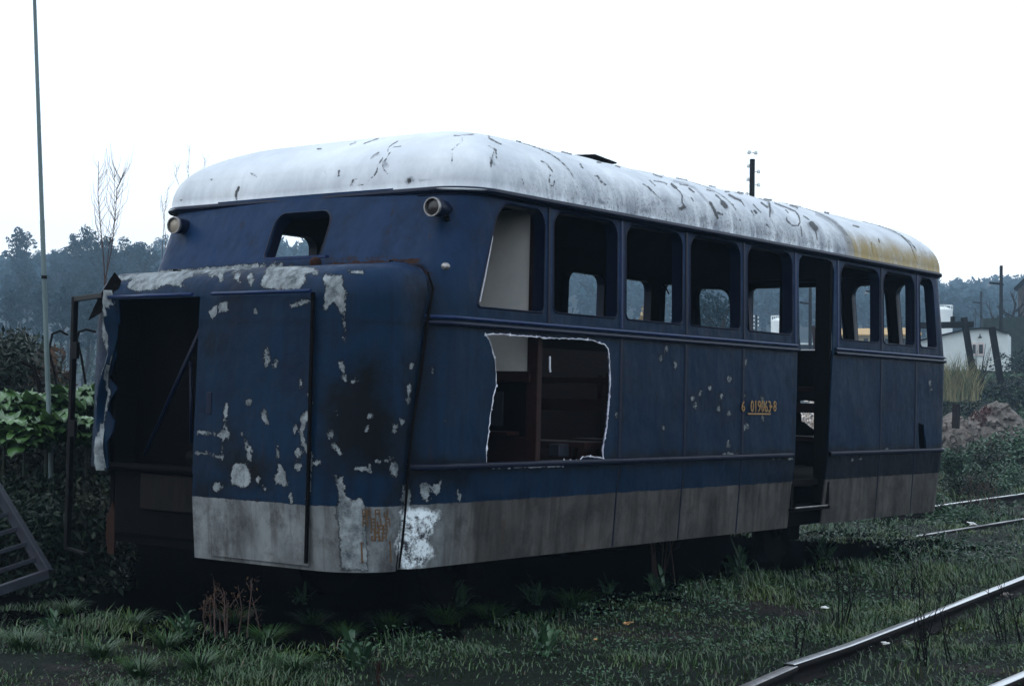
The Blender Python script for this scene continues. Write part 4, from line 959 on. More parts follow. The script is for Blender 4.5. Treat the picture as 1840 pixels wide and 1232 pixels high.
def limbs(mb, base, h, r0, rg, nb, spread, zmin=.35, twist=.0, fine=False):
    tips = []; p = Vector(base); pts = [p.copy()]; rad = [r0]; lean = Vector((rg.uniform(-.05, .05), rg.uniform(-.05, .05), 0))
    for k in range(1, 7):
        q = p + Vector((0, 0, h * k / 6)) + lean * h * k / 6 + Vector((rg.uniform(-.02, .02), rg.uniform(-.02, .02), 0)) * h; pts.append(q); rad.append(r0 * (1 - .13 * k))
    mb.tube(pts, rad, 6)
    for k in range(nb):
        f = zmin + (1 - zmin) * (k + .5) / nb; s = pts[0].lerp(pts[-1], f); a = k * 2.4 + rg.uniform(-.4, .4); L = spread * h * rg.uniform(.7, 1.1) * (1.15 - .6 * f)
        d = Vector((math.cos(a), math.sin(a), rg.uniform(.3, .8))).normalized(); m_ = s + d * L * .5 + Vector((0, 0, .03 * h)); e_ = s + d * L + Vector((0, 0, .08 * h))
        mb.tube([s, m_, e_], [r0 * .4, r0 * .28, r0 * .1], 5); tips.append(e_); tips.append(m_)
        if fine:
            for j in range(3):
                a2 = a + rg.uniform(-.9, .9); d2 = Vector((math.cos(a2), math.sin(a2), rg.uniform(.2, 1.4))).normalized(); st = s.lerp(e_, rg.uniform(.3, .95)); mb.tube([st, st + d2 * L * .35, st + d2 * L * .6 + Vector((0, 0, .05 * h))], [r0 * .14, r0 * .09, r0 * .03], 4)
    tips.append(pts[-1]); return tips

# ---- pines on the left hillside, individual trees
def make_pine(seed, h=9., slim=1.):
    rg = np.random.default_rng(seed); t = empty('pine_tree'); mb = MB(); tips = limbs(mb, (0, 0, 0), h * .93, h * .022, rg, 9, .17 * slim, .45); mb.build('trunk', M['bark'], t)
    cs = [tuple(p) for p in tips] + [(rg.uniform(-.08, .08) * h, rg.uniform(-.08, .08) * h, h * rg.uniform(.55, .95)) for _ in range(6)]
    link('crown', crown_mesh('crown', rg, cs, [h * rg.uniform(.05, .10) for _ in cs], 1900, h * .013, M['pine'], .7), t); return t
protos = [make_pine(s, 9., sl) for s, sl in ((1, 1.), (2, 1.3), (3, .8), (4, 1.15))]
# (column px, crown-top row py, depth)
PINES = [(36, 415, 150), (62, 455, 190), (18, 462, 210), (95, 455, 170), (128, 430, 150), (148, 419, 140), (112, 447, 185), (168, 452, 160), (181, 431, 128), (222, 440, 150), (246, 442, 155), (262, 450, 135), (205, 452, 175), (285, 428, 260), (272, 436, 240),
         (50, 490, 120), (82, 498, 118), (120, 500, 112), (160, 505, 105), (205, 492, 118), (235, 498, 110), (140, 478, 130), (8, 500, 130), (266, 486, 120), (100, 472, 150), (190, 470, 140), (28, 478, 165), (240, 470, 160),
         (64, 520, 92), (110, 528, 88), (150, 530, 84), (200, 530, 84), (245, 525, 90), (20, 526, 96)]
DESC = ['rounded high crown on a bare stem', 'broad bushy crown', 'narrow pointed crown', 'two-lobed crown']
SIDE = []
PW = ['tallest round-headed', 'broad', 'narrow', 'two-lobed', 'high-crowned', 'second tall round', 'thin', 'twin-topped', 'dense dark', 'bushy', 'slender', 'ragged', 'full rounded', 'wide pale', 'faint pointed', 'pale misty',
      'squat', 'domed', 'spindly', 'leaning', 'stout', 'lopsided', 'small', 'plump', 'short', 'feathery', 'flat-topped', 'blunt', 'nearest rounded', 'nearest spreading', 'nearest slim', 'nearest ragged', 'nearest stout', 'nearest edge']
PINES = [(a, b, c * 1.55) for a, b, c in PINES]
for i, (px, py, d) in enumerate(PINES):
    t = protos[i % 4] if i < 4 else copy_tree(protos[i % 4]); g0 = ground_at(px, d); top = at(px, py, d); h = max(3., top[2] - g0[2]); t.location = g0; s = h / 9.; w_ = random.uniform(.8, 1.25)
    t.scale = (s * w_, s * w_, s); t.rotation_euler[2] = random.uniform(0, 6.28)
    where = 'at the left edge' if px < 30 else 'just left of the pale pole' if px < 72 else 'just right of the pale pole' if px < 110 else 'left of the bare sapling' if px < 172 else 'behind the bare sapling' if px < 215 else 'close beside the railcar roof end'
    dep = 'far up the misty hill' if d > 279 else 'on the skyline' if d > 214 else 'half way down the hill' if d > 155 else 'low behind the bushes'
    tag(t, f'{PW[i]} pine {dep}, {where}', 'tree', 'pines on the misty hillside')
SIDE.append((1290, 548)); 
# ---- trees seen through the windows
def place(t, px, py, d, h0, wob=1.):
    g0 = ground_at(px, d); top = at(px, py, d); s = (top[2] - g0[2]) / h0; t.location = g0; t.scale = (s * wob, s * wob, s)
t = copy_tree(protos[1]); place(t, 1288, 542, 75, 9.); tag(t, 'round-headed dark tree seen through the third full side window', 'tree', 'trees seen through the railcar')
t = copy_tree(protos[3]); place(t, 1258, 536, 85, 9.); tag(t, 'taller grey-green tree beside the insulator pole, seen through the railcar', 'tree', 'trees seen through the railcar')
def make_round(name, seed, h, mat, n, size, spread=.3, rads=.16, zmin=.3, crown=True):
    rg = np.random.default_rng(seed); t = empty(name); mb = MB(); tips = limbs(mb, (0, 0, 0), h * (.55 if 'shrub' in name else .85), h * (.018 if 'shrub' in name else .03), rg, 9, spread * (1.5 if 'shrub' in name else 1), zmin, fine=not crown); mb.build('trunk', M['bark'], t)
    if crown: link('crown', crown_mesh('crown', rg, [tuple(p) for p in tips], [h * rads * rg.uniform(.7, 1.2) for _ in tips], n, size, mat), t)
    return t
t = make_round('poplar_tree', 21, 8, M['yellow_leaves'], 1100, .10, .12, .09, .2); place(t, 1158, 526, 70, 8); tag(t, 'slim yellowing tree seen through the second full side window', 'tree')
# right-hand skyline seen beyond the car: small trees on the ridge
for i, (px, py, d) in enumerate([(1530, 522, 510), (1556, 528, 500), (1578, 524, 510), (1604, 526, 510), (1630, 522, 500), (1716, 566, 200)]):
    t = copy_tree(protos[(i + 1) % 4]); place(t, px, py, d, 9., 1.3); tag(t, ['ridge-top tree in the back left pane', 'ridge-top tree under the hooked lamp', 'ridge-top tree next to the slanted rear pillar', 'ridge-top tree between the two slanted rear pillars', 'ridge-top tree in the narrow last pane', 'small hazy tree just right of the white storage tank'][i], 'tree', 'trees on the far ridge')
# ---- bare sapling rising behind the bonnet
def sapling(px, base_py, d, stems, label, mat, tw=.9):
    t = empty('bare_sapling'); b = at(px, base_py, d); b[2] = gz(b[0], b[1]); t.location = b; mb = MB(); b = Vector(b)
    rgn = random.Random(px)
    for (pts, r) in stems:
        P = [Vector(at(x, y, d)) - b for x, y in pts]; mb.tube([Vector((0, 0, 0))] + P, [r * 1.4] + [r * (1 - .8 * k / len(P)) for k in range(len(P))], 5)
        for k in range(int(len(P) * 5)):
            s = rgn.uniform(.3, .98) * (len(P) - 1); i0 = int(s); p = P[i0].lerp(P[min(i0 + 1, len(P) - 1)], s - i0); sg = rgn.choice((-1, 1)); L = rgn.uniform(.2, .6) * tw
            sl = rgn.uniform(.12, .5); dd = Vector((RGT[0] * sg * sl, RGT[1] * sg * sl, 1.)).normalized()
            q = p + dd * L * .5 + Vector((RGT[0] * sg, RGT[1] * sg, 0)) * L * rgn.uniform(.03, .16); mb.tube([p, q, q + Vector((0, 0, L * .6)) + Vector((RGT[0] * sg, RGT[1] * sg, 0)) * L * .08], [.004 * tw, .0025 * tw, .001 * tw], 4)
    mb.build('stems', mat, t); tag(t, label, 'tree'); return t
sapling(190, 505, 24, [([(188, 500), (186, 460), (180, 400), (176, 350), (177, 290)], .011), ([(190, 498), (200, 450), (207, 390), (210, 340), (222, 310)], .010), ([(191, 495), (196, 440), (205, 400), (206, 300)], .007)], 'leafless sapling with two thin upright stems behind the bonnet corner', M['twig'])
sapling(340, 380, 34, [([(338, 350), (338, 310), (341, 262)], .006), ([(345, 345), (366, 308), (368, 284)], .005), ([(330, 350), (316, 320), (318, 300)], .005)], 'very thin bare twigs rising behind the rounded roof end', M['twig'], .5)
sapling(296, 480, 30, [([(292, 440), (296, 380), (302, 338)], .006), ([(298, 430), (290, 350)], .005)], 'thin bare whips standing close against the far roof corner', M['twig'], .5)
# ---- near left: dark evergreen boughs, bramble bank and kale
t = make_round('evergreen_tree', 31, 3.6, M['olive'], 5200, .045, .34, .14, .25); g0 = ground_at(-24, 17); t.location = g0; t.scale = (.62, .62, .60); tag(t, 'dark glossy-leaved small tree leaning in from the left edge', 'tree')
t = make_round('autumn_shrub', 33, 3.4, M['rusty_leaves'], 2000, .07, .3, .12, .3); g0 = ground_at(78, 30); t.location = g0; t.scale = (.8, .8, .95); tag(t, 'russet-leaved shrub behind the foot of the pale pole', 'shrub')
t = make_round('grey_shrub', 35, 3.2, M['bramble'], 3200, .07, .42, .15, .1); g0 = ground_at(10, 34); t.location = g0; t.scale = (1.2, 1.2, 1.1); tag(t, 'dull green shrub behind the dark evergreen at the left edge', 'shrub')
t = make_round('low_shrub', 36, 2.4, M['bramble'], 2600, .07, .5, .15, .1); g0 = ground_at(150, 30); t.location = g0; t.scale = (1.3, 1.3, .9); tag(t, 'low dark shrub seen through the empty door frame', 'shrub')
# arching bramble canes
for i, (pts, lab) in enumerate([([(104, 700), (96, 660), (88, 630), (94, 600), (108, 594), (122, 602)], 'arching dark cane between the pale pole and the empty door frame'),
                               ([(154, 690), (146, 640), (138, 610), (142, 596), (155, 592), (172, 596)], 'arching dark cane inside the empty door frame'),
                               ([(40, 650), (60, 660), (70, 690), (74, 740)], 'thick dark bough left of the pale pole foot'), ([(100, 735), (118, 715), (130, 700)], 'short dark branch slanting up to the door frame')]):
    d = 15; o = MB().tube([at(x, y, d) for x, y in pts], [.022 if i == 2 else .012] * len(pts), 6).build('bramble_cane', M['darktwig']); tag(o, lab, 'branch', 'arching canes on the left')
# bramble bank: leaves that nobody could count
rg = np.random.default_rng(41); cs = []; rd = []
for px in np.arange(-60, 205, 7):
    for d, top in (((13.2, 905), (14.0, 860), (14.8, 800), (15.8, 770)) if px < 205 else ((15.2, 1010), (16.0, 985), (17., 950), (18., 930))):
        p = at(px, top + rg.uniform(-8, 14), d + rg.uniform(-.3, .3)); z0 = gz(p[0], p[1]); zz = z0
        while zz < p[2] - .1: cs.append((p[0], p[1], zz)); rd.append(.26); zz += .28
        cs.append((p[0], p[1], p[2] - .2)); rd.append(.24)
me = crown_mesh('bramble_bank', rg, cs, rd, 76000, .022, M['bramble'])
tag(link('bramble_bank', me), 'tangled dark bramble bank at the left, below the kale', 'undergrowth', None, 'stuff')
# soil mound inside the bank so that it stays dense
# kale plants: big ribbed leaves
def big_leaf(mb, base, dirv, L, Wd, droop, curl, rgn):
    d = Vector(dirv).normalized(); side = d.cross(Vector((0, 0, 1))).normalized(); rows = []; n = 8
    for i in range(n + 1):
        f = i / n; c = Vector(base) + d * L * f + Vector((0, 0, L * (.75 * f - droop * f * f)))
        w = Wd * math.sin(math.pi * min(1, .12 + f * .86)) ** .7; row = []
        for j in range(-3, 4):
            s = j / 3; row.append(c + side * w * s + Vector((0, 0, curl * w * s * s + .16 * Wd * math.sin(i * 2.3 + j * 2.9 + L * 90) * (.3 + abs(s)))))
        rows.append(row)
    vs = [[mb.bm.verts.new(p) for p in r] for r in rows]
    for A_, B_ in zip(vs, vs[1:]):
        for k in range(6): mb.bm.faces.new((A_[k], A_[k + 1], B_[k + 1], B_[k])).smooth = True
    mb.tube([Vector(base), Vector(base) + d * L * .15], [.012, .009], 5)
def kale(seed, sc=1.):
    rgn = random.Random(seed); t = empty('kale_plant'); mb = MB(); mb.tube([(0, 0, -.25), (0, 0, 0), (.02, 0, .12)], .014, 6).build('stem', M['bramble'], t)
    for k in range(26):
        a = k * 2.4 + rgn.uniform(-.3, .3); mb = MB(); lift = rgn.uniform(-.1, .9) ; big_leaf(mb, (0, 0, rgn.uniform(-.02, .14)), (math.cos(a), math.sin(a), lift * .3), rgn.uniform(.14, .32) * sc, rgn.uniform(.055, .12) * sc, rgn.uniform(.5, 1.0), rgn.uniform(-.4, .7), rgn)
        mb.build('leaf', M['kale'], t)
    return t
kp = [kale(1), kale(2), kale(3)]
KL = [(18, 740, 14.6), (52, 752, 14.4), (92, 748, 14.6), (128, 744, 14.8), (160, 736, 15.0), (8, 790, 13.9), (44, 800, 13.8), (84, 790, 13.9), (122, 782, 14.1), (156, 790, 14.2), (-20, 765, 14.3), (186, 742, 15.2)]
kw = ['at the foot of the dark evergreen', 'left of the pale pole', 'at the foot of the pale pole', 'just left of the door frame bar', 'high inside the empty door frame', 'at the left edge', 'below the upper row, left of the pole', 'below the foot of the pole', 'beside the bar of the door frame', 'low inside the empty door frame', 'half outside the left edge', 'partly behind the torn bonnet corner']
for i, (px, py, d) in enumerate(KL):
    t = kp[i] if i < 3 else copy_tree(kp[i % 3]); t.location = at(px, py + 6, d); t.rotation_euler[2] = random.uniform(0, 6.28); s = random.uniform(.9, 1.2); t.scale = (s, s, s)
    tag(t, ('upper' if py < 760 else 'lower') + f' row kale plant with broad wet leaves, {kw[i]}', 'plant', 'kale plants on the bank')

# ---- pale steel pole on the left
b0 = at(88, 745, 14.2); b1_ = at(62, 0, 14.2); b1_ = b1_ + (b1_ - b0) * .3; zb0 = gz(b0[0], b0[1]); dd = (b1_ - b0); base = b0 - dd * ((b0[2] - zb0) / dd[2])
t = empty('steel_pole', base); r = .021
MB().tube([(0, 0, 0), tuple(dd * ((b0[2] - zb0 + dd[2] * .36) / dd[2]))], [r * 1.15, r], 12).build('lower_tube', M['pole'], t)
MB().tube([tuple(dd * ((b0[2] - zb0 + dd[2] * .36) / dd[2])), tuple(b1_ - base)], [r * .92, r * .62], 12).build('upper_tube', M['pole'], t)
q = Vector(dd * ((b0[2] - zb0 + dd[2] * .255) / dd[2])); MB().tube([q - Vector((0, 0, .015)), q + Vector((0, 0, .015))], r * 1.25, 12).build('collar', M['frame'], t)
tag(t, 'tall thin pale green steel pole leaning slightly at the left', 'pole')
# ---- leaning slatted metal frame bottom left
t = empty('slatted_frame'); d = 11.6
A_ = Vector(at(86, 1030, d)); B_ = Vector(at(-12, 868, d + .35)); C_ = Vector(at(-95, 1093, d - .5)); D_ = Vector(at(-195, 915, d - .1)); t.location = A_
def lbar(p, q, w, name, mat, dep): p, q = p - A_, q - A_; dv_ = q - p; MB().box((p + q) / 2, (dv_.length, dep, w), dv_.to_track_quat('X', 'Z').to_matrix(), bev=.006).build(name, mat, t)
lbar(A_, B_, .085, 'frame_bar', M['slat'], .05); lbar(A_, C_, .07, 'frame_bar', M['slat'], .05); lbar(B_, D_, .07, 'frame_bar', M['slat'], .05); lbar(C_, D_, .07, 'frame_bar', M['slat'], .05)
for k in range(1, 6): f = k / 6; lbar(A_.lerp(B_, f), C_.lerp(D_, f), .035, 'slat', M['slat'], .012)
tag(t, 'rusty grey slatted metal frame leaning in the weeds at the lower left', 'frame')

# ------------------------------------------------------------------ rails
def rail(pts, label, head, group='rails in the grass', h=.13, up=0.0, wdt=.036):
    t = empty('rail', (pts[0][0], pts[0][1], 0)); o = Vector((pts[0][0], pts[0][1], 0))
    P = [Vector((x, y, z)) - o for x, y, z in pts]
    def sweep(sec, name, mat):
        V = []; F = []; n = len(sec)
        for i, p in enumerate(P):
            tn = (P[min(i + 1, len(P) - 1)] - P[max(0, i - 1)]).normalized(); sd = Vector((tn.y, -tn.x, 0)).normalized()
            for (s, z) in sec: V.append(tuple(p + sd * s + Vector((0, 0, z))))
        for i in range(len(P) - 1):
            for k in range(n): F.append((i * n + k, i * n + (k + 1) % n, (i + 1) * n + (k + 1) % n, (i + 1) * n + k))
        link(name, npmesh(name, np.array(V), np.array(F), mat), t)
    w = wdt
    sweep([(-w, h - .004), (-w * .85, h), (w * .85, h), (w, h - .004)], 'rail_head_top', head)
    sweep([(-w, h - .005), (w, h - .005), (w, h - .04), (.009, h - .05), (.009, .02), (.065, .012), (.065, 0), (-.065, 0), (-.065, .012), (-.009, .02), (-.009, h - .05), (-w, h - .04)], 'rail_web', M['railweb'])
    tag(t, label, 'rail', group); return t
def rl(pxs, hz): return [tuple(onz(x, y, hz))[:2] for x, y in pxs]
A = rl([(1418, 1192), (1522, 1158), (1655, 1108), (1742, 1074), (1840, 1036)], .13)
def extend(L, n0, n1):
    L = list(L); a, b = np.array(L[0]), np.array(L[1]); L = [tuple(a - (b - a) * n0)] + L if n0 else L; a, b = np.array(L[-2]), np.array(L[-1]); return L + [tuple(b + (b - a) * n1)]
A3 = extend(A, 0, 6); rail([(x, y, 0.0) for x, y in A3], 'shiny wet rail crossing the grass at the lower right, beyond the joint', M['railhead'])
B3 = rl([(1200, 1294), (1341, 1232), (1424, 1196)], .115); B3 = extend(B3, 2, 0)[:-1]; rail([(x, y, -.012) for x, y in B3], 'darker rail length on the near side of the joint at the bottom edge', M['railhead2'])
A = rl([(1700, 1268), (1790, 1230), (1840, 1209)], .13); A3 = extend(A, 3, 14); rail([(x, y, 0.) for x, y in A3], 'nearest rail just entering the bottom right corner', M['railhead'])
A = [(11.5, 2.58), (12.4, 2.62), (14.2, 2.74), (16.5, 2.92), (18.5, 3.05), (24, 3.6), (34, 5.2)]; rail([(x, y, 0.02) for x, y in A], 'rail emerging from under the far end of the railcar', M['railhead'])
A = [(9.6, 1.17), (14., 1.35), (20, 1.8), (30, 3.0)]; rail([(x, y, -.09) for x, y in A], 'overgrown rail sunk in the grass under the near side of the railcar', M['railhead2'])
A = rl([(1700, 864), (1790, 856), (1840, 852), (1900, 847)], .1); rail([(x, y, 0.) for x, y in extend(A, 1, 3)], 'distant pale rail below the rubble heap at the right edge', M['railhead'], wdt=.06)

P = onz(1421, 1199, .07); fp = empty('fishplate', (P[0], P[1], 0)); tn = Vector((A3[1][0], A3[1][1], 0)); dr = Vector((onz(1522, 1160, .07) - P)); dr.z = 0; rt = dr.to_track_quat('X', 'Z').to_matrix()
sdv = Vector((dr.y, -dr.x, 0)).normalized(); MB().box(Vector((0, 0, .065)) + sdv * .022, (.5, .014, .06), rt, bev=.003).build('plate', M['railweb'], fp)
for k in (-.18, -.06, .06, .18): MB().tube([dr.normalized() * k + Vector((0, 0, .065)) + sdv * .02, dr.normalized() * k + Vector((0, 0, .065)) + sdv * .05], .014, 6).build('bolt', M['railweb'], fp)
tag(fp, 'bolted rusty fishplate on the near side of the rail joint', 'fishplate')
# ------------------------------------------------------------------ grass
def grass():
    rg = np.random.default_rng(5); N = 560000
    d = np.exp(rg.uniform(math.log(7.6), math.log(60), N)); a = rg.uniform(-.46, .46, N); x = CAM[0] + d * (FWD[0] * np.cos(a) + RGT[0] * np.sin(a)); y = CAM[1] + d * (FWD[1] * np.cos(a) + RGT[1] * np.sin(a))
    tuft = vnoise(x * 1.1, y * 1.1, 1) * .6 + vnoise(x * 3.5, y * 3.5, 2) * .4
    soil = vnoise(x * .55 + 3, y * .9, 4) * .65 + vnoise(x * 2.1, y * 2.1, 6) * .35
    keep = rg.uniform(size=N) < np.clip(1.15 - np.clip((soil - .53) * 9, 0, 1) * .97, .05, 1)
    under = (x > -2.0) & (x < 7.9) & (y > .35) & (y < 3.3); keep &= ~(under & (rg.uniform(size=N) > .04 * (y < 1.0))); keep &= ~((x > -2.9) & (x < 7.) & (y > 3.2) & (y < 8.))
    bank = (x < -1.2) & (y > 3.6) & (d < 18); keep &= ~(bank & (rg.uniform(size=N) < .7))
    keep &= (tuft > .28) | (rg.uniform(size=N) < .5)
    x, y, d, tuft = x[keep], y[keep], d[keep], tuft[keep]; n = len(x); z = height(x, y) - .01
    edge = np.exp(-((y - .1) / .35) ** 2) * (x > -1.8) * (x < 7.5)
    Lh = (.022 + .075 * np.clip((tuft - .32) * 1.8, 0, 1.2)) * rg.uniform(.5, 1.5, n) * (1 + .5 * edge) * np.where(rg.uniform(size=n) < .05, 1.8, 1) * np.clip(d / 14, .8, 2.2) ** .5
    w = np.maximum(.0028, d * .00022) * rg.uniform(.7, 1.6, n)
    an = rg.uniform(0, 6.283, n); bend = rg.uniform(.2, 1.1, n) * Lh; dx, dy = np.cos(an), np.sin(an); sxv, syv = -dy * w, dx * w
    P0 = np.stack([x - sxv, y - syv, z], 1); P1 = np.stack([x + sxv, y + syv, z], 1)
    mx, my = x + dx * bend * .35, y + dy * bend * .35; P2 = np.stack([mx + sxv * .8, my + syv * .8, z + Lh * .62], 1); P3 = np.stack([mx - sxv * .8, my - syv * .8, z + Lh * .62], 1)
    tx, ty = x + dx * bend, y + dy * bend; P4 = np.stack([tx + sxv * .15, ty + syv * .15, z + Lh * rg.uniform(.75, 1., n)], 1); P5 = np.stack([tx - sxv * .15, ty - syv * .15, P4[:, 2]], 1)
    V = np.stack([P0, P1, P2, P3, P4, P5], 1).reshape(-1, 3); b = np.arange(n) * 6
    F = np.concatenate([np.stack([b, b + 1, b + 2, b + 3], 1), np.stack([b + 3, b + 2, b + 4, b + 5], 1)]); mi = np.where(rg.uniform(size=n) < .035, 1, 0)
    return npmesh('grass', V, F, [M['grass'], M['drygrass']], False, np.concatenate([mi, mi]))
tag(link('grass', grass()), 'wet short green grass around the railcar and between the rails', 'grass', None, 'stuff')
def groundcover():
    rg = np.random.default_rng(15); N = 120000
    d = np.exp(rg.uniform(math.log(8.), math.log(50), N)); a = rg.uniform(-.45, .45, N); x = CAM[0] + d * (FWD[0] * np.cos(a) + RGT[0] * np.sin(a)); y = CAM[1] + d * (FWD[1] * np.cos(a) + RGT[1] * np.sin(a))
    cl = vnoise(x * 1.6, y * 1.6, 21) * .6 + vnoise(x * 4, y * 4, 22) * .4; keep = (cl > .56) | ((rg.uniform(size=N) < .10))
    keep &= ~((x > -2.9) & (x < 7.9) & (y > .3) & (y < 8.)); x, y, d, cl = x[keep], y[keep], d[keep], cl[keep]
    n = len(x); z = height(x, y) + rg.uniform(.01, .10, n) * np.clip((cl - .4) * 4, .3, 1.4); V, F = leafquads(np.stack([x, y, z], 1), np.clip(.011 * (d / 12), .008, .035), rg, 1.5, .6)
    return npmesh('ground_cover', V, F, M['weed'])
tag(link('ground_cover', groundcover()), 'small broad-leaved weeds scattered through the grass', 'weeds', None, 'stuff')
# taller broad-leaved weed clumps, individual plants
def weed(seed, h, n=22):
    rgn = random.Random(seed); t = empty('weed_clump'); mb = MB()
    for k in range(n):
        a = rgn.uniform(0, 6.28); l = rgn.uniform(.5, 1.) * h; big_leaf(mb, (rgn.uniform(-.06, .06), rgn.uniform(-.06, .06), rgn.uniform(0, h * .35)), (math.cos(a), math.sin(a), rgn.uniform(.2, 1.6)), l * .7, l * rgn.uniform(.05, .10), rgn.uniform(.2, .9), .3, rgn)
    mb.build('leaves', M['weed'], t); return t
wp = [weed(1, .22), weed(2, .28), weed(3, .18)]
WD = [(820, 1092, 'in front of the bright bare corner of the skirt'), (960, 1085, 'left of the torn hole, at the shadow edge'), (1090, 1068, 'tall against the dark below the torn hole'), (1325, 1040, 'large and bushy below the yellow number'), (1180, 1070, 'between the torn hole and the yellow number'), (160, 1062, 'with one broad leaf right of the slatted frame'), (90, 1150, 'at the lower left edge'), (330, 1150, 'in the lower left tussocks'), (540, 1085, 'below the bonnet door seam'), (1600, 960, 'just beyond the far end of the skirt'), (640, 1200, 'at the bottom edge below the bonnet'), (1700, 985, 'between the railcar and the shiny rail'), (980, 1180, 'at the bottom centre of the grass'), (1480, 1010, 'below the open doorway')]
for i, (px, py, lab) in enumerate(WD):
    t = wp[i] if i < 3 else copy_tree(wp[i % 3]); P = onz(px, py, 0.); t.location = (P[0], P[1], gz(P[0], P[1])); s = random.uniform(.8, 1.2) * (1.3 if i in (3, 5) else 1); t.scale = (s, s, s); t.rotation_euler[2] = random.uniform(0, 6)
    tag(t, 'leafy green weed clump ' + lab, 'weed', 'broad-leaved weed clumps')
# thin dry stalks
def stalks(px, py, n, h, label, mat, spread=.12, leafy=False, depth=None):
    P = onz(px, py, 0.) if depth is None else ground_at(px, depth); t = empty('dry_weed', (P[0], P[1], gz(P[0], P[1]))); rgn = random.Random(px * 7 + py); mb = MB(); tips = []
    for k in range(n):
        a = rgn.uniform(0, 6.28); r0 = rgn.uniform(0, spread); b = Vector((math.cos(a) * r0, math.sin(a) * r0, 0)); l = h * rgn.uniform(.6, 1.1); ln = Vector((rgn.uniform(-.25, .25), rgn.uniform(-.25, .25), 1)) * l
        m_ = b + ln * .5 + Vector((rgn.uniform(-.03, .03), rgn.uniform(-.03, .03), 0)); mb.tube([b, m_, b + ln], [.006, .0045, .002], 4)
        for j in range(5):
            s = b.lerp(b + ln, rgn.uniform(.35, .95)); e_ = s + Vector((rgn.uniform(-.1, .1), rgn.uniform(-.1, .1), rgn.uniform(.05, .16))) * (h / .6); mb.tube([s, e_], [.003, .0015], 4); tips.append(tuple(e_)); tips.append(tuple(s.lerp(e_, .5)))
    mb.build('stalks', mat, t)
    if leafy: rg_ = np.random.default_rng(px); V, F = leafquads(np.array(tips + tips) + rg_.normal(size=(len(tips) * 2, 3)) * .02, .009, rg_); link('dead_leaves', npmesh('dead_leaves', V, F, M['rusty_leaves']), t)
    tag(t, label, 'weed', 'dry standing stalks'); return t
stalks(1185, 1050, 9, 1.05, 'tall thin brown weed standing in front of the white skirt band', M['twig'], .22, True)
stalks(1515, 1130, 5, .5, 'dark forked stalk in the grass left of the shiny rail', M['darktwig'], .08); stalks(1650, 1095, 8, .42, 'dark stalk cluster beside the middle of the shiny rail', M['darktwig'], .25)
stalks(1660, 1195, 9, .40, 'dark stalk cluster on the near side of the shiny rail', M['darktwig'], .25); stalks(1820, 1150, 8, .42, 'dark stalk cluster near the right edge, between two rails', M['darktwig'], .2)
stalks(1430, 1180, 3, .25, 'short dark stalks standing over the rail joint', M['darktwig'], .08); stalks(680, 1225, 2, .22, 'short red-brown stick at the bottom edge', M['rust'], .02)
stalks(400, 1150, 10, .35, 'reddish dry stalks in the tussock below the bonnet', M['twig'], .3, True); stalks(1765, 930, 12, .6, 'brown bush of dry stalks beside the far rail', M['twig'], .6, True); stalks(1745, 870, 14, .9, 'reddish dead bush beyond the far end of the railcar', M['twig'], .9, True)
# grass tussocks
def tussock(seed):
    rgn = np.random.default_rng(seed); n = 260; an = rgn.uniform(0, 6.28, n); L = rgn.uniform(.12, .34, n); r0 = rgn.uniform(0, .07, n); V = []; F = []
    for k in range(n):
        d_ = np.array([math.cos(an[k]), math.sin(an[k]), 0]); s_ = np.array([-d_[1], d_[0], 0]) * .0035; b = d_ * r0[k]; base = len(V)
        for f in (0, .35, .7, 1.): c = b + d_ * L[k] * f * .75 + np.array([0, 0, L[k] * (1.15 * f - .75 * f * f)]); V += [c - s_ * (1.05 - f), c + s_ * (1.05 - f)]
        for j in range(3): F.append((base + 2 * j, base + 2 * j + 1, base + 2 * j + 3, base + 2 * j + 2))
    return npmesh('tussock', np.array(V), np.array(F), M['grass'])
tm = [tussock(1), tussock(2), tussock(3)]
TS = [(235, 1130), (300, 1165), (180, 1185), (420, 1120), (480, 1160), (560, 1120), (620, 1150), (120, 1110), (360, 1200), (700, 1130), (40, 1170), (800, 1120), (880, 1110), (250, 1210), (530, 1205), (1030, 1090)]
TW = ['left of the reddish stalks, second row', 'below the bonnet opening, front row', 'right of the slatted frame, at the lower left', 'just behind the reddish dry stalks', 'right of the reddish dry stalks', 'below the bonnet door seam', 'between the seam and the stencil marks', 'nearest the white rag', 'near the bottom edge below the bonnet opening', 'below the bright bare skirt corner', 'at the left edge', 'below the front corner of the long skirt', 'below the left edge of the torn hole', 'lowest at the lower left', 'lowest below the bonnet door', 'below the right edge of the torn hole']
for i, (px, py) in enumerate(TS):
    P = onz(px, py, 0.); o = link('grass_tussock', tm[i % 3], None, (P[0], P[1], gz(P[0], P[1]) - .01)); s = random.uniform(.8, 1.15); o.scale = (s, s, s); o.rotation_euler[2] = random.uniform(0, 6)
    tag(o, 'arching grass tussock ' + TW[i], 'grass', 'grass tussocks in the foreground')
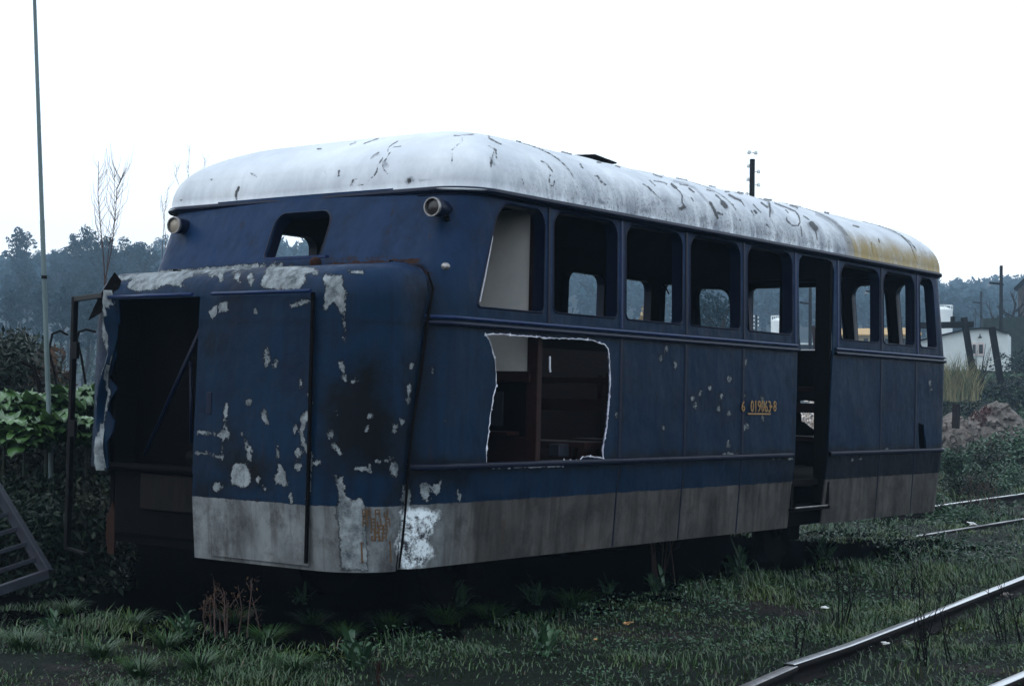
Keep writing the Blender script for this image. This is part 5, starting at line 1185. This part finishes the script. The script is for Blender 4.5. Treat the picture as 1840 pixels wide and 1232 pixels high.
# litter and fallen leaves
def scrap(px, py, s, mat, label, name='litter_scrap', n=3):
    P = onz(px, py, .07); rgn = random.Random(px); mb = MB()
    for k in range(n): c = Vector((rgn.uniform(-s, s), rgn.uniform(-s, s) * .6, rgn.uniform(0, s * .3))); mb.prism([c + Vector((rgn.uniform(-.5, .5) * s + s * math.cos(a), s * .7 * math.sin(a), rgn.uniform(-.2, .3) * s)) for a in (0, 1.3, 2.6, 3.9, 5.1)], (0, 0, .006))
    o = mb.build(name, mat); o.location = (P[0], P[1], gz(P[0], P[1]) + .06); tag(o, label, 'litter'); return o
scrap(1480, 1091, .03, M['litter'], 'small white paper scrap in the grass left of the shiny rail'); scrap(1745, 940, .07, M['litter'], 'white crumpled scraps in the grass beyond the railcar end'); scrap(1128, 1112, .03, M['orange'], 'orange fallen leaves in the grass below the torn hole', 'fallen_leaf'); scrap(1592, 1158, .03, M['litter'], 'small white scrap on the near side of the shiny rail')
scrap(1068, 1148, .018, M['orange'], 'single pale orange leaf in the middle of the grass', 'fallen_leaf', 1); scrap(145, 1045, .05, M['litter'], 'white rag among the weeds right of the slatted frame'); scrap(736, 1207, .035, M['concrete'], 'small brown clod in the grass at the bottom', 'soil_clod', 2); scrap(1815, 1068, .07, M['stone'], 'pinkish stone beside the shiny rail at the right edge', 'stone')

# ------------------------------------------------------------------ right background
# rubble heap
rg = np.random.default_rng(8); c0 = ground_at(1765, 44)
def heap(px, d, wx, wy, h, label, seed):
    c = ground_at(px, d); n = 70; V = []; F = []
    for i in range(n + 1):
        for j in range(n + 1):
            a, b = i / n * 2 - 1, j / n * 2 - 1; r = math.hypot(a, b); z = h * max(0, math.cos(min(r, 1) * math.pi / 2)) ** 1.2
            x, y = a * wx, b * wy; z += (float(vnoise(np.array(x * 1.7 + seed), np.array(y * 1.7))) - .5) * .35 * (z > .02) + (float(vnoise(np.array(x * 6 + seed), np.array(y * 6))) - .5) * .12 * (z > .02)
            P = np.array([c[0], c[1]]) + RGT * x + FWD * y; V.append((P[0], P[1], float(height(P[0], P[1])) + z - .05))
    for i in range(n):
        for j in range(n): F.append((i * (n + 1) + j, (i + 1) * (n + 1) + j, (i + 1) * (n + 1) + j + 1, i * (n + 1) + j + 1))
    t = empty('rubble_heap', c); me = npmesh('mound', np.array(V) - c, np.array(F), M['stone']); link('mound', me, t)
    rgn = np.random.default_rng(seed); bm = MB()
    for k in range(240):
        a, r = rgn.uniform(0, 6.28), math.sqrt(rgn.uniform(0, 1)) * .9; x, y = math.cos(a) * r * wx, math.sin(a) * r * wy; P = np.array([c[0], c[1]]) + RGT * x + FWD * y; z = float(height(P[0], P[1])) + h * max(0, math.cos(min(r, 1) * math.pi / 2)) ** 1.2
        s = rgn.uniform(.03, .11); bm.box((P[0] - c[0], P[1] - c[1], z - c[2]), (s * 2, s * 1.4, s), Matrix.Rotation(rgn.uniform(0, 3), 3, Vector((rgn.normal(), rgn.normal(), rgn.normal())).normalized()))
    o = bm.build('stones', M['stone'], t); o['kind'] = 'stuff'; tag(t, label, 'rubble heap', 'rubble heaps'); return t
heap(1790, 43, 1.35, 1.6, 1.35, 'larger tan rubble heap at the right, with a red-leaved plant on it', 3); heap(1712, 41.5, 1.0, 1.2, 1.05, 'smaller rubble heap against the railcar end, with a dark stump post', 4)
P = at(1718, 740, 40.2); o = MB().box((0, 0, -.1), (.16, .16, .62), Matrix.Rotation(.06, 3, 'Y'), bev=.02).build('stump_post', M['concrete']); o.location = P; tag(o, 'short dark concrete stump sticking out of the smaller rubble heap', 'post')
rg = np.random.default_rng(61); t = empty('red_weed', at(1768, 752, 41)); cs = [(rg.uniform(-.35, .35), rg.uniform(-.2, .2), rg.uniform(-.15, .25)) for _ in range(9)]; link('leaves', crown_mesh('leaves', rg, cs, [.12] * 9, 260, .035, M['red_leaves']), t); tag(t, 'dark red leafy weed growing on the rubble heap', 'weed')
# bank vegetation: low bushes
def bush(seed, h, mat, n, size): 
    rg = np.random.default_rng(seed); t = empty('bush'); cs = [(rg.uniform(-.5, .5) * h, rg.uniform(-.4, .4) * h, rg.uniform(.1, .75) * h) for _ in range(12)]; mb = MB()
    for c in cs: mb.tube([(0, 0, 0), (c[0] * .5, c[1] * .5, c[2] * .6), c], [.02 * h, .014 * h, .006 * h], 4)
    mb.build('stems', M['bark'], t); link('foliage', crown_mesh('foliage', rg, cs, [h * rg.uniform(.18, .3) for _ in cs], n, size, mat), t); return t
bp = [bush(71, 1., M['weed'], 1500, .028), bush(72, 1., M['bramble'], 1500, .03), bush(73, 1., M['weed'], 1100, .035)]
BS = [(1712, 800, 34, .7, 0, 'below the smaller rubble heap'), (1750, 806, 34, .8, 0, 'below the dark red weed'), (1790, 800, 35, .8, 1, 'dark, below the larger rubble heap'), (1830, 790, 37, 1.1, 0, 'at the right edge below the heap'), (1822, 745, 47, 1.3, 0, 'right of the larger rubble heap'), (1730, 838, 29, .6, 1, 'brownish, beyond the railcar end'), (1780, 835, 30, .6, 2, 'above the far pale rail'),
      (1835, 700, 60, 1.5, 1, 'dark, on the bank at the right edge'), (1720, 685, 64, .9, 2, 'under the leaning posts'), (1830, 828, 31, .5, 0, 'low at the right edge'), (1700, 880, 24, .42, 2, 'beside the skirt end'), (1735, 905, 23, .35, 0, 'between the far rails'), (1856, 640, 80, 2.0, 1, 'dark, right of the white hut'), (1870, 600, 92, 2.4, 1, 'dark, high on the bank at the right edge'), (1790, 878, 25, .3, 2, 'low on the far side of the rails'), (1600, 700, 50, 1.2, 1, 'hidden mostly behind the railcar')]
for i, (px, py, d, h, k, lab) in enumerate(BS):
    t = bp[i % 3] if i < 3 else copy_tree(bp[k]); g0 = ground_at(px, d); t.location = g0; t.scale = (h * 1.5, h * 1.3, h); t.rotation_euler[2] = random.uniform(0, 6); tag(t, ('dark green bramble bush ' if (k == 1 and i > 2) or i == 1 else 'fresh green bush ') + lab, 'bush', 'bushes on the right bank')
def bankscrub():
    rg = np.random.default_rng(19); N = 60000; d = rg.uniform(36, 92, N); pe = rg.uniform(1600, 1900, N); p = np.arctan((pe - CX) / FPX)
    x = CAM[0] + d / np.cos(p) * (FWD[0] * np.cos(p) + RGT[0] * np.sin(p)); y = CAM[1] + d / np.cos(p) * (FWD[1] * np.cos(p) + RGT[1] * np.sin(p)); hh = vnoise(x * .9, y * .9, 51) * .5 + vnoise(x * .3, y * .3, 52) * .7
    z = height(x, y) + rg.uniform(0, 1, N) * np.clip(hh - .25, .05, 1) * np.where(d > 58, .5, 1.0); V, F = leafquads(np.stack([x, y, z], 1), .055, rg, 1.7)
    return npmesh('bank_scrub', V, F, [M['weed'], M['bramble'], M['drygrass']], False, np.where(rg.uniform(size=N) < .10, 2, np.where(vnoise(x * .5, y * .5, 53) > .5, 1, 0)))
tag(link('bank_scrub', bankscrub()), 'rough green and brown scrub on the bank under the white hut', 'scrub', None, 'stuff')
def valleyscrub():
    rg = np.random.default_rng(23); n = 420; d = rg.uniform(38, 215, n); pe = rg.uniform(-1400, 1250, n); p = np.arctan((pe - CX) / FPX)
    x = CAM[0] + d / np.cos(p) * (FWD[0] * np.cos(p) + RGT[0] * np.sin(p)); y = CAM[1] + d / np.cos(p) * (FWD[1] * np.cos(p) + RGT[1] * np.sin(p)); r = rg.uniform(.7, 1.6, n) * (1 + d / 130)
    K = 190; k = np.repeat(np.arange(n), K); u = rg.normal(size=(n * K, 3)); u /= np.linalg.norm(u, axis=1)[:, None]; u[:, 2] = np.abs(u[:, 2]) * rg.uniform(.5, 1.2, n)[k]; c = np.stack([x, y, height(x, y) - .1], 1)
    P = c[k] + u * (r[k] * rg.uniform(.4, 1, n * K))[:, None]; V, F = leafquads(P, (.05 + d / 1300.)[k], rg, 1.6)
    return npmesh('valley_scrub', V, F, [M['bramble'], M['olive'], M['rusty_leaves'], M['weed']], False, rg.choice(4, n, p=[.45, .3, .1, .15])[k])
tag(link('valley_scrub', valleyscrub()), 'dark mixed scrub covering the lower hillside behind the kale and the railcar', 'scrub', None, 'stuff')
# reeds
t = empty('reed_clump', ground_at(1712, 62)); rg = np.random.default_rng(81); V = []; F = []
for k in range(620):
    x0, y0_ = rg.uniform(-.95, .95), rg.uniform(-.5, .5); L = rg.uniform(1.0, 2.6) * (1 - .25 * abs(x0)); a = rg.uniform(0, 6.28); bend = rg.uniform(.1, .6) * L; b = len(V); w = rg.uniform(.012, .03)
    for f in (0, .4, .75, 1.): c = np.array([RGT[0] * x0 + FWD[0] * y0_ + math.cos(a) * bend * f * f, RGT[1] * x0 + FWD[1] * y0_ + math.sin(a) * bend * f * f, L * (f - .18 * f * f)]); s_ = np.array([RGT[0], RGT[1], 0]) * w * (1.05 - f); V += [c - s_, c + s_]
    for j in range(3): F.append((b + 2 * j, b + 2 * j + 1, b + 2 * j + 3, b + 2 * j + 2))
M['reed'] = leafmat('pale_reeds', (.06, .09, .05), (.28, .24, .13), None, .6, spec=.1)
link('blades', npmesh('blades', np.array(V), np.array(F), M['reed']), t); tag(t, 'tall pale reed clump between the railcar and the white hut', 'reeds')
# white hut with an arched top
def hut():
    d = 84; P = lambda x, y, dd=d: Vector(at(x, y, dd)); o = Vector(ground_at(1740, d)); t = empty('hut', o)
    top = [(1622, 622), (1650, 613), (1700, 601), (1735, 593), (1765, 590), (1790, 592), (1811, 599)]
    outline = [P(x, y) - o for x, y in top] + [P(1811, 690) - o, P(1622, 690) - o]
    fw = FW(1770, -.05) * 4.5; MB().prism(outline, fw).build('wall', M['wall'], t)
    rp_ = [P(x, y - 2.0) - o for x, y in top]; lo = [P(x, y + .6) - o for x, y in top[::-1]]
    MB().prism([p - fw * .05 for p in rp_ + lo], fw * 1.1).build('roof_edge', M['oldwood'], t)
    for x0, x1 in ((1746.5, 1754.5), (1757.5, 1768)):
        w = MB(); a, b, c_, e_ = P(x0, 615, d - .08) - o, P(x1, 615, d - .08) - o, P(x1, 639, d - .08) - o, P(x0, 639, d - .08) - o
        fo = MB(); fo.prism([a, b, c_, e_], fw * .02).build('window', M['pinkframe'], t)
        m_ = (a + b + c_ + e_) / 4; MB().prism([m_ + (q - m_) * .68 - fw * .006 for q in (a, b, c_, e_)], fw * .01).build('pane', M['glass'], t)
    l = P(1761, 604, d - .2) - o; MB().lathe(l, (0, 0, -1), [(-.12, .02), (0, .03), (.05, .10), (.09, .10), (.1, 0)], 12).build('wall_lamp', M['black'], t)
    tag(t, 'small whitewashed hut with arched roof edge and twin pink-framed window', 'hut')
hut()
def post(pxs, w, d, label, mat, name='leaning_post'):
    a, b = Vector(at(*pxs[0], d)), Vector(at(*pxs[1], d)); g0 = Vector((b.x, b.y, gz(b.x, b.y))); dv_ = a - b; L = dv_.length + max(0, (b.z - g0.z)) + .1; m_ = a - dv_.normalized() * L / 2
    o = MB().box((0, 0, 0), (L, w, w), dv_.to_track_quat('X', 'Z').to_matrix(), bev=w * .12).build(name, mat); o.location = m_; tag(o, label, 'post', 'old leaning posts'); return o
post([(1732, 570), (1751, 690)], .22, 66, 'taller black timber post leaning left in front of the hut window', M['oldwood']); post([(1782, 587), (1799, 690)], .23, 66, 'black timber post leaning left at the right half of the hut', M['oldwood'])
post([(1461, 585), (1466, 640)], .12, 70, 'rust-brown post seen through the open doorway window', M['rust'])
a, b = Vector(at(1640, 585, 66)), Vector(at(1749, 583, 66)); t = empty('timber_beam', a); MB().box((b - a) / 2, ((b - a).length, .2, .26), (b - a).to_track_quat('X', 'Z').to_matrix(), bev=.02).build('beam', M['oldwood'], t); MB().box(Vector(at(1712, 575, 66)) - a, (.16, .16, .3), bev=.02).build('knob', M['oldwood'], t); tag(t, 'dark horizontal timber beam joining the leaning post above the hut roof', 'beam')
mb = MB(); rg = np.random.default_rng(91); t = empty('dead_creeper', ground_at(1750, 65))
for k in range(40): a = rg.uniform(-.25, .25); b = rg.uniform(-.3, .5); mb.tube([(RGT[0] * a, RGT[1] * a, 0), (RGT[0] * (a + b * .5), RGT[1] * (a + b * .5), rg.uniform(.5, 1.3)), (RGT[0] * (a + b), RGT[1] * (a + b), rg.uniform(.2, 2.2))], [.03, .02, .008], 4)
mb.build('stems', M['oldwood'], t); tag(t, 'dark tangle of dead creeper round the foot of the taller leaning post', 'plant')
# utility poles
def upole(x, y0_, y1_, d, w, label, arm=None, lamp=False, ins=None, x1=None, cat='pole'):
    a = Vector(at(x, y0_, d)); b = Vector(at(x1 or x, y1_, d)); zb_ = gz(b.x, b.y); b.z = min(b.z, zb_); t = empty('utility_pole', b); MB().tube([(0, 0, -.2), tuple(a - b)], [w * .6, w * .45], 8).build('mast', M['oldwood'], t)
    if arm:
        for (ax0, ay0, ax1, ay1) in arm: MB().tube([Vector(at(ax0, ay0, d)) - b, Vector(at(ax1, ay1, d)) - b], w * .3, 6).build('crossarm', M['oldwood'], t)
    if lamp: p = Vector(at(lamp[0], lamp[1], d)) - b; s = lamp[2] / FPX * d; MB().lathe(p, (0, 0, -1), [(-.6 * s, .12 * s), (0, .25 * s), (.25 * s, s), (.3 * s, s), (.35 * s, 0)], 12).build('lamp_shade', M['chrome'], t)
    for (ix, iy, ir) in ins or []:
        p = Vector(at(ix, iy, d)) - b; s = ir / FPX * d; MB().lathe(p, (0, 0, 1), [(-s, .2 * s), (-s * .9, .8 * s), (-s * .2, .9 * s), (0, .5 * s), (.2 * s, .75 * s), (.7 * s, .6 * s), (s, .1 * s)], 10).build('insulator', M['porcelain'], t)
        q = Vector(at(x, iy + 1, d)) - b; MB().tube([p, q], s * .15, 4).build('insulator_pin', M['oldwood'], t)
    tag(t, label, cat, 'utility poles'); return t
upole(1352, 286, 700, 46, .17, 'thick dark insulator pole standing up behind the railcar roof', None, None, [(1346, 273, 4), (1358, 274, 4), (1345, 298, 3.5), (1363, 308, 3.5), (1344, 322, 3.5), (1363, 332, 3.5), (1342, 348, 3.5)], x1=1347)
upole(1799, 477, 640, 96, .22, 'tall pole with a lamp arm behind the white hut', [(1800, 510, 1778, 508), (1796, 511, 1803, 511)], (1777, 512, 4.5))
upole(1763, 523, 640, 150, .22, 'shorter crossarm pole left of the lamp pole', [(1748, 543, 1765, 544)]); upole(1753, 553, 640, 190, .14, 'small distant pole left of the crossarm pole')
upole(1456, 505, 660, 95, .20, 'lamp pole seen through the doorway opening', [(1437, 543, 1457, 546)]); upole(1566, 480, 660, 110, .2, 'pole with a hooked lamp seen in the rear window', [(1556, 523, 1567, 524)], (1556, 526, 4))
upole(1359, 566, 660, 105, .11, 'short insulator pole left of the white tank seen through the car', None, None, [(1355, y, 1.6) for y in (568, 575, 582, 589)] + [(1362.5, y, 1.6) for y in (570, 577, 584)])
upole(1247, 535, 660, 100, .11, 'insulator pole in front of the trees seen through the car', None, None, [(1251, y, 1.9) for y in (542, 549, 556, 561)]); upole(1300, 545, 660, 90, .12, 'short pole with an angled arm seen through the third full window', [(1300, 568, 1313, 563)])
# tanks
def tank(px0, px1, py0, py1, d, label):
    c = Vector(ground_at((px0 + px1) / 2, d)); top = at((px0 + px1) / 2, py0, d)[2] - c.z; r = (px1 - px0) / 2 / FPX * d; t = empty('storage_tank', c)
    MB().lathe((0, 0, 0), (0, 0, 1), [(0, r), (top * .93, r), (top * .95, r * 1.02), (top * .96, r), (top, r * .4), (top, 0)], 32).build('shell', M['tank'], t)
    mb = MB(); n = 10
    for k in range(n): a = k * 2 * math.pi / n; mb.tube([(r * math.cos(a), r * math.sin(a), top * .95), (r * math.cos(a), r * math.sin(a), top * .95 + .5)], .03, 4)
    mb.tube([(r * math.cos(k * 2 * math.pi / n), r * math.sin(k * 2 * math.pi / n), top * .95 + .5) for k in range(n + 1)], .03, 4); mb.build('railing', M['tank'], t); tag(t, label, 'tank', 'white storage tanks')
tank(1383, 1411, 571, 600, 150, 'white cylindrical tank seen through the fourth full window'); tank(1672, 1709, 551, 590, 170, 'white cylindrical tank showing right of the railcar end')
# long ochre building with tiled roof, seen through the rear windows
def longhouse():
    d = 125; o = Vector(ground_at(1560, d)); t = empty('long_building', o); P = lambda x, y, k=0: Vector(at(x, y, d + k)) - o; fw = FW(1560)
    MB().prism([P(1512, 602), P(1652, 602), P(1652, 660), P(1512, 660)], fw * 7).build('wall', M['yellowwall'], t)
    MB().prism([P(1508, 603, -.5), P(1656, 603, -.5), P(1652, 591, 3.2), P(1512, 593, 3.2)], (0, 0, .12)).build('roof', M['tile'], t); MB().prism([P(1512, 593, 3.2), P(1652, 591, 3.2), P(1656, 603, 7.5), P(1508, 603, 7.5)], (0, 0, .12)).build('roof', M['tile'], t)
    for x in (1525, 1552, 1590, 1604, 1622): MB().prism([P(x, 608, -.06), P(x + 8, 608, -.06), P(x + 8, 618, -.06), P(x, 618, -.06)], fw * .04).build('window', M['glass'], t)
    tag(t, 'long ochre building with a tiled roof seen through the rear windows', 'building')
longhouse()
def shed():
    d = 112; o = Vector(ground_at(1460, d)); t = empty('low_shed', o); P = lambda x, y, k=0: Vector(at(x, y, d + k)) - o; fw = FW(1560)
    MB().prism([P(1425, 619), P(1473, 619), P(1473, 660), P(1425, 660)], fw * 4).build('wall', M['slat'], t); MB().prism([P(1423, 616, -.3), P(1475, 616, -.3), P(1475, 619, -.3), P(1423, 619, -.3)], fw * 4.6).build('roof', M['wall'], t)
    MB().prism([P(1475, 606, -.1), P(1490, 606, -.1), P(1490, 650, -.1), P(1475, 650, -.1)], fw * 4).build('gable', M['yellowwall'], t); tag(t, 'low shed with a white roof edge seen through the doorway', 'shed')
shed()
# house at the right edge and terrace wall, bare trees
def house():
    d = 118; o = Vector(ground_at(1845, d)); t = empty('house', o); P = lambda x, y, k=0: Vector(at(x, y, d + k)) - o; fw = FW(1850, -.25)
    M['housewall'] = simple('brown_rendered_wall', (.05, .043, .04), (.08, .066, .058), 2, .9)
    MB().prism([P(1829, 517), P(1900, 450), P(1970, 517), P(1970, 600), P(1829, 600)], fw * 9).build('wall', M['housewall'], t)
    MB().prism([P(1821, 518, -.4), P(1900, 440, -.4), P(1900, 447, -.4), P(1824, 522, -.4)], fw * 9.8).build('roof', M['oldwood'], t); MB().prism([P(1900, 440, -.4), P(1980, 518, -.4), P(1976, 522, -.4), P(1900, 447, -.4)], fw * 9.8).build('roof', M['oldwood'], t)
    MB().prism([P(1838, 530, -.05), P(1846, 530, -.05), P(1846, 548, -.05), P(1838, 548, -.05)], fw * .05).build('window', M['glass'], t); tag(t, 'brown house gable just showing at the right edge', 'house')
house()
o = Vector(ground_at(1810, 108)); t = MB().prism([Vector(at(1768, 572, 108)) - o, Vector(at(1880, 566, 108)) - o, Vector(at(1880, 640, 108)) - o, Vector(at(1768, 640, 108)) - o], Vector((FWD[0], FWD[1], 0)) * .6).build('terrace_wall', M['mossy']); t.location = o; tag(t, 'dark mossy terrace wall under the bare trees at the right', 'wall')
for i, (px, py, d, lab) in enumerate([(1782, 545, 112, 'left of the tall lamp pole'), (1815, 516, 110, 'right of the tall lamp pole'), (1832, 530, 112, 'next to the brown house gable'), (1286, 565, 62, 'in front of the dark round tree seen through the car'), (1310, 575, 66, 'low, seen through the third full window')]):
    t = make_round('bare_tree', 100 + i, 5., None, 0, 0, .32, .1, .3, False); place(t, px, py, d, 5., 1.2); tag(t, 'leafless dark tree ' + lab, 'tree', 'leafless trees in the distance')
# bright dry scrub seen through the gap low in the rear wall
rg = np.random.default_rng(99); P = at(1458, 752, 31); t = empty('dry_scrub', (P[0], P[1], gz(P[0], P[1]))); M['pale_leaves'] = leafmat('pale_dry_leaves', (.45, .38, .33), (.75, .66, .6), None, .6)
cs = [(rg.uniform(-.5, .5), rg.uniform(-.5, .5), rg.uniform(.2, 1.7)) for _ in range(16)]; link('leaves', crown_mesh('leaves', rg, cs, [.3] * 16, 1700, .03, M['pale_leaves']), t); mb = MB()
for c in cs: mb.tube([(0, 0, 0), (c[0] * .5, c[1] * .5, c[2] * .6), c], .012, 4)
mb.build('stems', M['twig'], t); tag(t, 'pale dry scrub glimpsed through the gap low in the rear wall', 'bush')

# ------------------------------------------------------------------ far woods (one mass)
def woods():
    rg = np.random.default_rng(77); N = 7500; Vs = []; Fs = []; base = 0
    d = np.sqrt(rg.uniform(250 ** 2, 700 ** 2, N)); pe = rg.uniform(-500, 2300, N); a = np.arctan((pe - CX) / FPX); x = CAM[0] + d / np.cos(a) * (FWD[0] * np.cos(a) + RGT[0] * np.sin(a)); y = CAM[1] + d / np.cos(a) * (FWD[1] * np.cos(a) + RGT[1] * np.sin(a))
    keep = ~((pe > 1500) & (d < 230)) & ~((pe > 1300) & (d < 160)); cl = vnoise(x * .02, y * .02, 31); keep &= (cl > .3) | (d > 250); x, y, d = x[keep], y[keep], d[keep]; n = len(x); z = height(x, y); h = rg.uniform(4.5, 8.5, n) * np.where(d < 200, .6, 1) * np.where(d > 420, .95, 1)
    K = 46; u = rg.normal(size=(n, K, 3)); u /= np.linalg.norm(u, axis=2)[:, :, None]; rr_ = rg.uniform(.5, 1., (n, K, 1)); w = (h * rg.uniform(.25, .36, n))[:, None]
    C = np.stack([x, y, z + h * .6], 1)[:, None, :] + u * rr_ * np.stack([w, w, np.repeat((h * .42)[:, None], 1, 1)], 2)
    V, F = leafquads(C.reshape(-1, 3), np.repeat(h * .10, K), rg, 1.3); return npmesh('far_woods', V, F, M['pine'])
tag(link('far_woods', woods()), 'dense misty pine woods covering the hill behind the railcar', 'woods', None, 'stuff')

# ------------------------------------------------------------------ haze
hz = MB(); hz.box((-10, -7, 44), (1540, 1540, 92)); me = hz.mesh('haze', []) ; me.materials.clear()
hm = bpy.data.materials.new('misty_air'); hm.use_nodes = True; hm.node_tree.nodes.clear(); ho = hm.node_tree.nodes.new('ShaderNodeOutputMaterial'); hv = hm.node_tree.nodes.new('ShaderNodeVolumePrincipled')
hv.inputs['Color'].default_value = (.52, .76, .98, 1); hv.inputs['Density'].default_value = .00100; hv.inputs['Anisotropy'].default_value = .2; hm.node_tree.links.new(hv.outputs[0], ho.inputs['Volume']); me.materials.append(hm)
haze = link('haze', me); tag(haze, 'thin bluish mist hanging over the whole valley', 'haze', None, 'stuff')
